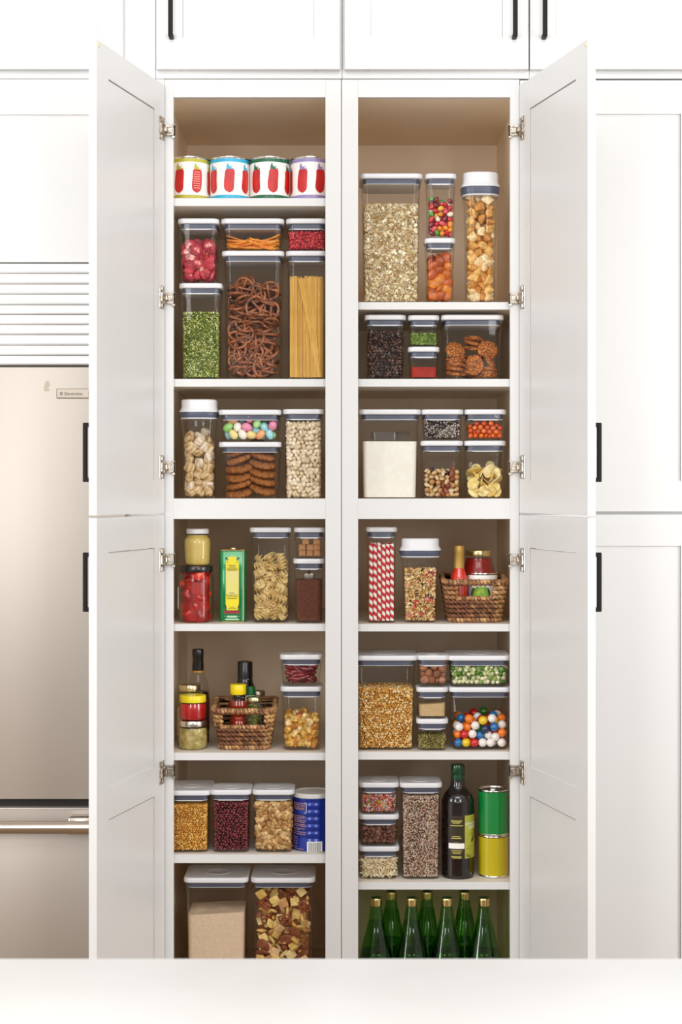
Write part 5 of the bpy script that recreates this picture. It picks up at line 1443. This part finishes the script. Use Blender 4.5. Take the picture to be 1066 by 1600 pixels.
# ---------- right third shelf
c = pop('large clear container of white flour, left end of its shelf', 560.5, 658.5, 639.5, ZDECK + STACK, YF, BIG)
powder(c, 689.5, mat('flour_white', '#f0ebe2', .9, noise='#ebe5da', nscale=60, bump=.25, bscale=900), 'flour', 'white flour filling the large container', 'flour', .0012, 7)
t = thing('flour_scoop', 'clear plastic scoop lying on the flour', 'scoop', (c['cx'] - .012, c['cy'] - .02, c['zb'] + c['z0'] + hcont(c, 689.5) + .002))
link('bowl', newmesh('scoop_bowl_clear', *loft([(.030, .018, .010, 0), (.034, .022, .010, .003), (.036, .024, .010, .024), (.0345, .0225, .010, .024)], 5, True, False), glass('smoke_plastic', (.80, .79, .78), .8, .08), True, 40), t)
link('handle', newmesh('scoop_handle_clear', *tube([(.030, 0, .020), (.055, .004, .022), (.066, .006, .021)], .0052, 8), MATS['smoke_plastic'], True, 40), t)
c = pop('clear container of nut mix under the black and white seeds', 658, 724.5, 688.5, ZDECK + STACK, YF, MED)
z = c['zt'] + STACK
h = hcont(c, 728)
ng = ell(.0062, .0058, .0088, ICO2, taper=-.15)
nuts = [('peanut', 'pale peanut in the nut mix', 'peanut', '#dcb680', ell(.0056, .0054, .0088, ICO2), .34), ('hazelnut', 'tan round hazelnut in the nut mix', 'hazelnut', '#c08a52', ell(.0068, .0068, .0070, ICO2), .22),
        ('almond', 'red-brown almond in the nut mix', 'almond', '#93482c', ell(.0066, .0046, .0105, ICO2, taper=-.2), .20), ('raisin', 'dark wrinkled raisin in the nut mix', 'raisin', '#2e2426', ell(.0060, .0052, .0075, ICO2, lump=.4, seed=3), .10), ('cashew', 'cream curved cashew in the nut mix', 'cashew', '#ead2a6', ell(.0050, .0050, .0105, ICO2, bend=55), .14)]
nms = [piecemesh(n_[0], n_[4], mat('nut_' + n_[0], n_[3], .45, noise=tuple(v * .75 for v in lin(n_[3])), nscale=120, coat=.15)) for n_ in nuts]
P = pack(c['hx'], .026, h, .0072, 150, 111, iters=110); P[:, 1] += -c['hy'] + .026
rg = np.random.RandomState(112); pr_ = np.array([n_[5] for n_ in nuts])
for i, p in enumerate(worldpos(c, P)):
    k = rg.choice(len(nuts), p=pr_ / pr_.sum()); n_ = nuts[k]
    pieces(nms[k], n_[0], [p], n_[1], n_[2], n_[0] + 's in the nut mix', 1120 + i, .9, 1.12, c)
V, F = loft([(c['hx'] - .004, c['hy'] - .022, .01, .001, 0, .020), (c['hx'] - .004, c['hy'] - .022, .01, h - .012, 0, .020)], 4)
tag(link('nut_mix', newmesh('nut_mix', [(a + c['cx'], b + c['cy'], z_ + c['zb'] + c['z0']) for a, b, z_ in V], F, mat('nut_bulk', '#a8753f', .7, noise='#5e3018', nscale=110, bump=1, bscale=150), True, 40)), 'bulk of the nut mix behind the front nuts', 'nuts', kind='stuff')
c = pop('small clear container of black and white seeds on top of the nut mix', 659, 725, 639.5, z, YF, MED)
fill(c, 657, ell(.0012, .0012, .0022, ICO1), .0042, multi('bw_seeds', ['#2a1c1c', '#3c2826', '#e2d2c4', '#1c1214', '#a98f80'], 'ATTR', .5, weights=[3, 2, 3, 2, 1]), 'seeds', 'black and white seeds filling the small container', 'seeds', 115, smin=.9, smax=1.4)
c = pop('clear container of banana chips under the orange candy balls', 726, 791.5, 688.5, ZDECK + STACK, YF, MED)
z = c['zt'] + STACK
BNM = multi('banana_chip', ['#e8cc7c', '#dcb85e', '#f0dc9e'], 'OBJ', .45, bump=.5, bscale=160, mottle=.15, nscale=70)
def bananageo(seed):
    V, T = discgeo(.0170, .0032, 16, .1, .07, seed); V = V.copy()
    V[:, 2] += 14 * V[:, 0] ** 2 * (1 if seed % 2 else -.6); V[:, 1] *= .86; return V, T
bms = [piecemesh('banana_chip', bananageo(s_), BNM) for s_ in range(4)]
h = hcont(c, 722)
P = pack(c['hx'], c['hy'], h, .0102, 88, 121); P = cull(P, c, h, .0102, 4)
pieces(bms, 'banana_chip', worldpos(c, P), 'yellow banana chip in the container under the orange balls', 'banana chip', 'banana chips', 122, .9, 1.15, c, facerot(.6))
c = pop('small clear container of orange candy balls on top of the banana chips', 726.5, 792, 639.5, z, YF, MED)
h = hcont(c, 659)
om = piecemesh('orange_ball', ell(.0070, .0070, .0070, ICO2), multi('orange_ball', ['#dc5a12', '#e87420', '#c8480c'], 'OBJ', .3, coat=.3, mottle=.2, nscale=120))
P = pack(c['hx'], c['hy'], h, .0069, 140, 123, iters=110); P = cull(P, c, h, .0069, 4)
pieces(om, 'orange_ball', worldpos(c, P), 'small orange crunchy ball in the container above the banana chips', 'candy ball', 'orange balls', 124, .93, 1.06, c)

# ---------- right fourth shelf
c = pop('tall slim clear container of red and white striped paper straws', 572, 621, 823.5, RZ[2] + STACK, YF, MINI)
m = bpy.data.materials.new('straw_stripes'); m.use_nodes = True; nt = m.node_tree; b_ = nt.nodes['Principled BSDF']; b_.inputs['Roughness'].default_value = .6
tc = nt.nodes.new('ShaderNodeTexCoord'); sp_ = nt.nodes.new('ShaderNodeSeparateXYZ'); nt.links.new(tc.outputs['Object'], sp_.inputs[0])
an = nt.nodes.new('ShaderNodeMath'); an.operation = 'ARCTAN2'; nt.links.new(sp_.outputs['Y'], an.inputs[0]); nt.links.new(sp_.outputs['X'], an.inputs[1])
a1 = nt.nodes.new('ShaderNodeMath'); a1.operation = 'MULTIPLY'; a1.inputs[1].default_value = 1 / (2 * math.pi); nt.links.new(an.outputs[0], a1.inputs[0])
a2 = nt.nodes.new('ShaderNodeMath'); a2.operation = 'MULTIPLY_ADD'; a2.inputs[1].default_value = 1 / .020; nt.links.new(sp_.outputs['Z'], a2.inputs[0]); nt.links.new(a1.outputs[0], a2.inputs[2])
a3 = nt.nodes.new('ShaderNodeMath'); a3.operation = 'FRACT'; nt.links.new(a2.outputs[0], a3.inputs[0])
a4 = nt.nodes.new('ShaderNodeMath'); a4.operation = 'GREATER_THAN'; a4.inputs[1].default_value = .5; nt.links.new(a3.outputs[0], a4.inputs[0])
mn = nt.nodes.new('ShaderNodeMix'); mn.data_type = 'RGBA'; nt.links.new(a4.outputs[0], mn.inputs['Factor']); mn.inputs[6].default_value = (*lin('#efe6da'), 1); mn.inputs[7].default_value = (*lin('#c4202e'), 1)
nt.links.new(mn.outputs[2], b_.inputs['Base Color'])
h = hcont(c, 849)
SR = .0050
stm = newmesh('paper_straw', *lathe([(SR * .85, h - .004), (SR * .85, h), (SR, h), (SR, 0), (SR * .85, 0)][::-1], 14, True, False), m, True, 50)
rg = np.random.RandomState(8)
nst = 6; pitch = (2 * c['hx'] - 2 * SR) / (nst - 1)
for j in range(6):
    for i in range(nst):
        if j > 2 and 0 < i < nst - 1: continue
        o_ = bpy.data.objects.new('paper_straw', stm); COL.objects.link(o_)
        o_.location = (c['cx'] - c['hx'] + SR + i * pitch, c['cy'] - c['hy'] + SR + j * pitch, c['zb'] + c['z0'])
        o_.rotation_euler = (0, 0, rg.uniform(0, 6.28)); o_.scale = (1, 1, rg.uniform(.97, 1.01))
        tag(o_, 'red and white striped paper straw in the slim container', 'straw', 'striped paper straws')
c = tallpop('clear dispenser of muesli with tall white cap, between straws and basket', 625, 690.5, 841.5, 972, RZ[2] + STACK, YF, 19, 9, .74, .83, .5)
fill(c, 889, discgeo(.0042, .0022, 7, .2, .15, 2), .0060, multi('muesli', ['#e4c48c', '#d0a25c', '#f2deb4', '#b07c3e', '#dcb87c', '#c8404a', '#4a3228'], 'ATTR', .75, weights=[6, 5, 5, 4, 5, 1, 1]), 'muesli', 'muesli with pink berry bits in the dispenser', 'muesli', 131)
rg = np.random.RandomState(132)
dbm = piecemesh('muesli_berry', ell(.0062, .0048, .0060, ICO2, lump=.4, seed=4), multi('muesli_berry', ['#c8303c', '#dc6a74', '#5a2a2c'], 'OBJ', .6))
h = hcont(c, 889)
P = np.array([(rg.uniform(-c['hx'] + .008, c['hx'] - .008), -c['hy'] + .0035, rg.uniform(.01, h - .006)) for _ in range(15)])
pieces(dbm, 'muesli_berry', worldpos(c, P), 'dried berry piece among the muesli', 'berry', 'berries in the muesli', 133, .8, 1.2, c)
bk2 = basket('woven basket holding a can, a jar and hot sauce, right half of pantry', 694, 793, 706, 782, 907, 973, RZ[2] + .0004, YF + .010, .200, (26, 915, 935), .018)
zin = RZ[2] + .0085
ya = .124
R = 23.3 * mx(ya)
t = thing('artichoke_can', 'white tin can with a green artichoke picture in the right basket', 'can', (X(754, ya), ya, zin), None)
H = Z(895.5, ya - R) - zin
can_body(t, R, H)
lb = sleeve('label', R + .0002, .006, H - .006, LABELW, t)
at = perim(R * .99999, R * .99999, R * .9999)
def az(py): return Z(py, ya - R) - zin
def as_(px): return R * math.asin(max(-.99, min(.99, (px - 754) * mx(ya - R) / R)))
art = []
LG = [mat('artichoke_light', '#a8cc3c', .4, noise='#8cb82c', nscale=120), mat('artichoke_mid', '#84b02c', .4, noise='#6f9c22', nscale=120), mat('artichoke_dark', '#3c5418', .4)]
def leafrow(px, py0, py1, w, lean):
    rows = []
    for j in range(9):
        f = j / 8; ww = w * math.sin(math.pi * (.12 + .84 * f)) ** .8
        q = px + lean * f; rows.append((az(py0 + (py1 - py0) * f), as_(q - ww), as_(q + ww)))
    return rows
for (px, a, b, w, ln, mi, of) in ((741, 938, 919, 5.5, -2, 2, .0004), (758, 938, 919, 5.5, 2, 2, .0004), (746, 938, 916.5, 7, -1, 1, .0006), (755, 938, 916.5, 6, 1, 1, .0007), (750, 938, 915.8, 5.5, 0, 0, .0009), (744, 940, 923, 5, -1.5, 0, .0011), (757, 940, 923, 5, 1.5, 1, .0010), (750.5, 940, 926, 5, 0, 1, .0013)):
    link('artichoke_print', newmesh('artichoke_print', *rowpatch(leafrow(px, a, b, w, ln), at, of, 5), LG[mi], True), lb)
bars = []; rg_ = random.Random(1)
for py in np.arange(917, 936, 2.2): bars.append(rect(at, as_(732.5), as_(rg_.choice((737, 738.5, 739))), az(py + .6), az(py - .6), .0007, 2))
link('small_print', newmesh('small_print', *merge(*bars), mat('print_grey', '#6a6f7c', .5), True), lb)
link('barcode_edge', newmesh('dark_stripe', *rect(at, as_(731.0), as_(731.9), az(938), az(912), .0006, 2), mat('print_maroon_dark', '#5a1020', .5), True), lb)
ys = .108
t = jar('hot sauce bottle with gold foil neck in the right basket', 717.5, ys, zin, [(12, 969), (13.5, 966), (13.6, 912), (12.8, 904), (10.5, 897), (8.5, 891.5), (8, 888)], 'hot_sauce_bottle',
        [(8.5, 891), (8.6, 889), (7.6, 867.5), (8.1, 866), (8.0, 857), (7.4, 855.8), (5, 855.4)], mat('gold_foil', '#b8934a', .4, .35), gmat=mat('hot_sauce_red', '#c41812', .15, noise='#d84028', nscale=70, coat=.7), cat='bottle', lidname='foil_cap')
yr = .165
t = jar('large jar of red sauce with gold lid at the back of the right basket', 747.5, yr, zin, [(24, 962), (27, 958), (27.3, 915), (27, 903), (25, 889), (21.5, 876), (20.5, 871), (20.2, 866)], 'sauce_jar',
        [(20.6, 867), (21, 866), (21, 859.5), (20.4, 858.4), (18, 858.2)], mat('gold_jar_lid', (.70, .56, .26), .22, 1.0), [(23, 961.5), (26.2, 957.5), (26.5, 915), (26.2, 903), (24.2, 889.5), (20.8, 877), (19.8, 871)], mat('tomato_sauce', '#a0140e', .3, noise='#860c08', nscale=25), gmat=CLEARG, fillname='sauce')

# ---------- right fifth shelf
c = pop('large clear container of yellow popcorn kernels', 553.5, 653, 1024.5, RZ[3] + STACK, YF - .012, BIG)
fill(c, 1076, ell(.0036, .0028, .0044, ICO1, taper=-.3), .0064, multi('popcorn_kernels', ['#e0ac54', '#d2953c', '#eec680', '#c07e2c', '#f0d8a4'], 'ATTR', .35, coat=.2), 'popcorn_kernels', 'yellow popcorn kernels filling the large container', 'popcorn', 141)
c = pop('small clear container of dried rosemary, bottom of the stack of three', 651, 701, 1123.5, RZ[3] + STACK, YF - .012, MINI)
z = c['zt'] + STACK
fill(c, 1150, stick, .0034, multi('brown_herb', ['#8a7a38', '#a5964e', '#6c6028', '#b9ac70', '#5a5426'], 'ATTR', .7), 'rosemary', 'dried herb needles in the lowest small container', 'herbs', 142, smin=.8, smax=1.6)
c = pop('small clear container of tan yeast, middle of the stack of three', 651, 701, 1074, z, YF - .012, MINI)
z = c['zt'] + STACK
powder(c, 1100, mat('tan_yeast', '#cfb184', .85, noise='#c2a273', nscale=300, bump=.7, bscale=1100), 'yeast', 'tan granular yeast in the middle small container', 'yeast', .0012, 9, .0026)
c = pop('small clear container of nutmegs, top of the stack of three', 652, 703, 1024, z, YF - .012, MINI)
NTM = multi('nutmeg_brown', ['#9a6244', '#865238', '#a87458'], 'OBJ', .6, bump=.7, bscale=120, mottle=.2, nscale=60)
nm_ = piecemesh('nutmeg', ell(.0105, .0105, .0118, ICO3, lump=.06, seed=5), NTM)
h = hcont(c, 1041)
P = pack(c['hx'], c['hy'], h, .0106, 34, 143)
pieces(nm_, 'nutmeg', worldpos(c, cull(P, c, h, .0106, 4)), 'whole brown nutmeg in the topmost small container', 'nutmeg', 'nutmegs', 144, .93, 1.05, c)
c = pop('half-full clear container of gumballs under the wasabi peas', 702, 801, 1074, RZ[3] + STACK, YF - .012, BIG)
z = c['zt'] + STACK
gc = [('red', '#c8101c'), ('white', '#eee6e0'), ('yellow', '#e8c416'), ('blue', '#1568a8'), ('orange', '#ee7a16'), ('green', '#2f7d1e'), ('navy', '#16264e')]
gms = [(cn, piecemesh('gumball', ell(.0118, .0118, .0118, ICO3), mat('gum_' + cn, hx_, .22, coat=.5))) for cn, hx_ in gc]
h = hcont(c, 1114)
P = pack(c['hx'], c['hy'], h, .0119, 132, 151, iters=110)
rg = np.random.RandomState(159); wts = np.array([6, 4.2, 5, 4, 4.5, 2, 1.0])
for i, p in enumerate(worldpos(c, cull(P, c, P[:, 2].max(), .0119, 5))):
    cn, me_ = gms[(0, 1, 2, 3, 4, 0, 1, 3, 2, 0, 5, 1, 4, 2, 3, 0, 6, 1, 4, 5)[(i * 7 + rg.randint(3)) % 20]]
    pieces(me_, 'gumball', [p], f'{cn} gumball in the half-full clear container', 'gumball', f'{cn} gumballs', 2000 + i, .97, 1.0, c)
c = pop('shallow clear container of wasabi peas on top of the gumballs', 700, 800, 1024.5, z, YF - .012, BIG)
fill(c, 1042, ell(.0056, .0056, .0054, ICO2, lump=.3, seed=6), .0112, multi('wasabi_rest', ['#d6d3a4', '#8fa95a', '#c2c88c', '#4f7a2c', '#e2ddb8'], 'ATTR', .6, mottle=.25), 'wasabi_peas', 'wasabi peas behind the front layer', 'peas', 153,
     ind=('wasabi_pea', 'green and cream wasabi pea at the front of the shallow container', 'wasabi peas', multi('wasabi_front', ['#d6d3a4', '#8fa95a', '#c2c88c', '#4f7a2c', '#e2ddb8'], 'OBJ', .6, mottle=.25, bump=.5), 'pea'), smin=.85, smax=1.25)

# ---------- right sixth shelf
YG = YF - .004
c = pop('small clear container of slivered almonds, bottom of the stack below the chocolate', 560.5, 624.5, 1323, RZ[4] + STACK, YG, MED)
z = c['zt'] + STACK
al = boxgeo(.0019, .0014, .0098, n=0, r=.2)
fill(c, 1342, al, .0075, multi('almond_rest', ['#ead9b4', '#dcc595', '#f0e4c8'], 'ATTR', .5), 'slivered_almonds', 'slivered almonds behind the front layer', 'almonds', 161, ind=('almond_sliver', 'pale almond sliver at the front of the lowest small container', 'almond slivers', multi('almond_front', ['#ead9b4', '#dcc595', '#f0e4c8'], 'OBJ', .5), 'almond'), layers=3)
c = pop('small clear container of chocolate discs, middle of the stack below the sprinkles', 560.5, 624, 1273, z, YG, MED)
z = c['zt'] + STACK
fill(c, 1291, discgeo(.0066, .0038, 14, .6, 0, 1), .0098, multi('choc_rest', ['#6e4334', '#5c3428', '#7d5140'], 'ATTR', .4), 'chocolate_discs', 'chocolate discs behind the front layer', 'chocolate', 162, ind=('chocolate_disc', 'milk chocolate disc at the front of the middle small container', 'chocolate discs', multi('choc_front', ['#6e4334', '#5c3428', '#7d5140'], 'OBJ', .4), 'chocolate disc'))
c = pop('small clear container of rainbow sprinkles, top of its stack', 560.5, 624, 1223, z, YG, MED)
fill(c, 1242, tri(*tube([(0, 0, -.0032), (0, 0, .0032)], .0011, 5)), .0042, multi('sprinkles', ['#d23a48', '#efe6dc', '#e8b43c', '#e07a28', '#6a8c3a', '#3a4c8c', '#e88aa0', '#5a2a24'], 'ATTR', .35, weights=[4, 4, 2, 2, 1, 1, 2, 1]), 'sprinkles', 'rainbow sprinkles filling the top small container', 'sprinkles', 163)
c = pop('tall clear container of tricolour quinoa left of the olive oil bottle', 625, 691.5, 1223.5, RZ[4] + STACK, YG, MED)
fill(c, 1244, ell(.0017, .0017, .0015, ICO1), .0034, multi('quinoa', ['#d9c6ac', '#8a5446', '#c9ad92', '#4a2c28', '#a9705c', '#ecdfcc'], 'ATTR', .5, weights=[3, 2, 2, 2, 2, 2]), 'quinoa', 'tricolour quinoa filling the tall container', 'quinoa', 164, smin=.85, smax=1.2)

yo = .088
t = jar('dark glass olive oil bottle with green capsule beside the quinoa', 715.5, yo, RZ[4] + .0004, [(20, 1370), (24, 1369), (25.3, 1365), (25.4, 1262), (24.8, 1252), (22, 1243), (16.5, 1236), (12.5, 1230), (10.8, 1222), (10.2, 1212)], 'oil_bottle',
        [(10.6, 1220), (10.7, 1219), (10.2, 1211.5), (11.0, 1210.5), (11.0, 1198), (10.3, 1196), (7, 1195.4)], mat('capsule_green', '#0f4a2a', .3, .3, noise='#0a3a20', nscale=60, coat=.4), gmat=DKG, cat='bottle', lidname='capsule', seg=44)
R = 25.4 * mx(yo); at = perim(R * .99999, R * .99999, R * .9999)
b0 = Z(1370, yo)
def oz(py): return Z(py, yo - R * .8) - RZ[4]
def os_(px): return R * math.asin(max(-.995, min(.995, (px - 715.5) * mx(yo) / R)))
lb = link('back_label', newmesh('back_label', *rect(at, os_(701.5), os_(724.4), oz(1341), oz(1274), .0005, 10), mat('label_dark_olive', '#2e2413', .4), True), t)
link('front_label', newmesh('front_label', *rect(at, os_(724.6), os_(740.9) + .02, oz(1341), oz(1274), .0005, 10), mat('label_olive', '#a3a23a', .4, noise='#b5b83e', nscale=25), True), t)
bars = []
for (py, a, b, hh) in ((1282, 704, 720.5, .5), (1284, 704, 719, .5), (1286, 706, 717, .4), (1289.5, 702.5, 722, .6), (1306.5, 705.5, 717.5, .6), (1309.3, 703.8, 719.5, .7), (1316, 707, 715.5, .3), (1328.5, 704, 720.5, .4), (1331, 705, 719, .4), (1333, 706, 718, .4), (1338, 704, 719.5, .6), (1340, 706, 719, .4)):
    bars.append(rect(at, os_(a), os_(b), oz(py + hh), oz(py - hh), .0008, 5))
link('fine_print', newmesh('fine_print', *merge(*bars), mat('print_yellow', '#c9c163', .4), True), lb)
link('white_strip', newmesh('white_strip', *rect(at, os_(700.3), os_(723.8), oz(1325.5), oz(1317), .0009, 8), LABELW, True), lb)
link('label_lettering', newmesh('oil_lettering', *merge(wraptext('EXTRA VIRGIN', .0075, at, os_(736.5), oz(1288.5), .0010, bold=.0002), wraptext('OLIVE', .0125, at, os_(737), oz(1295), .0010, bold=.0004)), WHT, False), t)
tw = []
for (a, b, c0, d0) in ((741, 1296, 735.5, 1318), (738.7, 1303, 731.5, 1306), (738.5, 1303.5, 733, 1300.5), (737.8, 1307, 731.5, 1308), (737, 1309, 734, 1317), (738.8, 1304, 737, 1318), (739.5, 1300, 736, 1296.5)):
    pth = []
    for u in np.linspace(0, 1, 5):
        px, py = a + (c0 - a) * u, b + (d0 - b) * u; w = .55 * math.sin(math.pi * (.1 + .8 * u)); 
        pth.append((oz(py), os_(px - w * .9), os_(px + w * .9)))
    tw.append(rowpatch(pth, at, .0010, 2))
link('olive_twig', newmesh('olive_twig', *merge(*tw), INK, True), t)
bars = [rect(at, os_(729), os_(740), oz(1322.4), oz(1321.9), .0009), rect(at, os_(727.5), os_(736), oz(1326), oz(1325.5), .0009)] + [rowpatch([(oz(1336 + k * 1.6), os_(726 + k), os_(733 + k)), (oz(1335.4 + k * 1.6), os_(726 + k), os_(733 + k))], at, .0009) for k in range(3)]
link('label_lines', newmesh('label_lines', *merge(*bars), INK, True), t)

yc = .095; R = 23.6 * mx(yc)
GC = mat('can_green', '#077b35', .28, coat=.4); YCN = mat('can_yellow', '#b5a312', .28, coat=.4)
zb = RZ[4] + .0006
H = (1371 - 1305.5) * mx(yc - R)
t = thing('food_can', 'tin can with plain yellow label under the green can', 'can', (X(771.3, yc), yc, zb), 'plain labelled tin cans')
can_body(t, R, H); lb = sleeve('label', R + .0003, .0055, H - .005, YCN, t)
at = perim(R * .99999, R * .99999, R * .9999)
link('print_strip', newmesh('print_strip', *rect(at, R * 1.18, R * 1.9, .008, H - .007, .0006, 4), LABELW, True), lb)
bars = [rect(at, R * 1.25, R * 1.5, z_, z_ + .0012, .0009, 2) for z_ in np.arange(.012, H - .012, .0028)]
link('small_print', newmesh('small_print', *merge(*bars), mat('print_black', '#20201c', .5), True), lb)
z2 = zb + H + .0004; H2 = Z(1236, yc - R) - z2
t = thing('food_can', 'tin can with plain green label stacked on the yellow can', 'can', (X(771.0, yc), yc, z2), 'plain labelled tin cans')
can_body(t, R, H2); lb = sleeve('label', R + .0003, .0050, H2 - .005, GC, t)
bars = [rect(at, -R * 1.30, -R * (1.05 - .05 * (k % 2)), H2 * .75 - k * .0085, H2 * .75 - k * .0085 + .0014, .0006, 2) for k in range(6)]
link('small_print', newmesh('small_print', *merge(*bars), mat('print_light_green', '#2ba05a', .4), True), lb)
# ring pull on the upper can
link('ring_pull', newmesh('ring_pull', *merge(tube([(.008 * math.cos(a), .010 + .006 * math.sin(a), H2 - .0026) for a in np.linspace(0, 2 * math.pi, 16, endpoint=False)], .0012, 6, True), tube([(0, .004, H2 - .0026), (0, -.008, H2 - .0026)], .0025, 6)), TIN, True, 50), t)

# ---------- right foot of the pantry: green bottles
GGL = glass('green_glass', (.44, .80, .26), .55, .05, .03)
WATER = glass('bottle_water', (.62, .80, .50), .25, .02, .02)
GCAP = mat('gold_cap', (.74, .58, .26), .25, 1.0); GTOP = mat('cap_green_top', '#0b4a24', .35)
def gbottle(cxp, ytop, y, label):
    m = mx(y); zb = ZBOT + .0004; H = Z(ytop, y) - zb
    t = thing('green_bottle', label, 'bottle', (X(cxp, y), y, zb), 'green glass bottles')
    k = m
    def zz(py): return H - (py - 1400) * k
    pr = [(.020, 0), (.034, .001), (.0385, .006), (.0395, .015), (.0395, .115), (.0385, .135), (26.5 * k, zz(1497)), (22 * k, zz(1475)), (17 * k, zz(1455)), (12.5 * k, zz(1437)), (9.6 * k, zz(1420)), (8.4 * k, zz(1412)), (8.2 * k, zz(1404))]
    link('glass', newmesh('green_bottle', *lathe(smoothprof(pr, 4), 40, True, False), GGL, True, 70), t)
    lv = zz(1437) if y < .15 else zz(1428)
    pw = [(.018, .004), (.033, .005), (.0370, .010), (.0380, .115), (.0370, .135), (25.6 * k, zz(1497)), (21 * k, zz(1475)), (16 * k, zz(1455)), (11.6 * k, lv)]
    link('water', newmesh('bottle_water', *lathe(smoothprof(pw, 3), 32), WATER, True, 50), t)
    cp = [(8.7 * k, zz(1412.5)), (9.0 * k, zz(1411.5)), (8.8 * k, zz(1409)), (9.0 * k, zz(1408)), (8.8 * k, zz(1406.5)), (9.0 * k, zz(1405.5)), (9.0 * k, zz(1402)), (8.4 * k, zz(1400.6))]
    cpo = link('cap', newmesh('bottle_cap', *lathe(cp, 28), GCAP, True, 40), t)
    link('cap_top', newmesh('cap_top', *lathe([(8.3 * k, zz(1400.7)), (7.4 * k, zz(1400.0)), (2 * k, zz(1399.8))], 24), GTOP, True, 40), cpo)
fr = [588, 643.5, 698.5, 756.5]; nmz = ['leftmost', 'second from left', 'second from right', 'rightmost']
for a, b in zip(fr, nmz): gbottle(a, 1402, .085, f'green glass bottle with gold cap, {b} in the front row of four')
for a, b in zip([611.5, 667.5, 726], ['left one', 'middle one', 'right one']): gbottle(a, 1392, .185, f'green glass bottle with gold cap, {b} of the three in the back row')

for o in bpy.data.objects:      # lines of print too small to pick apart
    if o.name.split('.')[0] in ('fine_print', 'small_print', 'bars', 'ornament', 'white_print', 'white_stripe', 'label_lines', 'olive_twig', 'leaf_print', 'white_frame') and o.parent: o['kind'] = 'stuff'
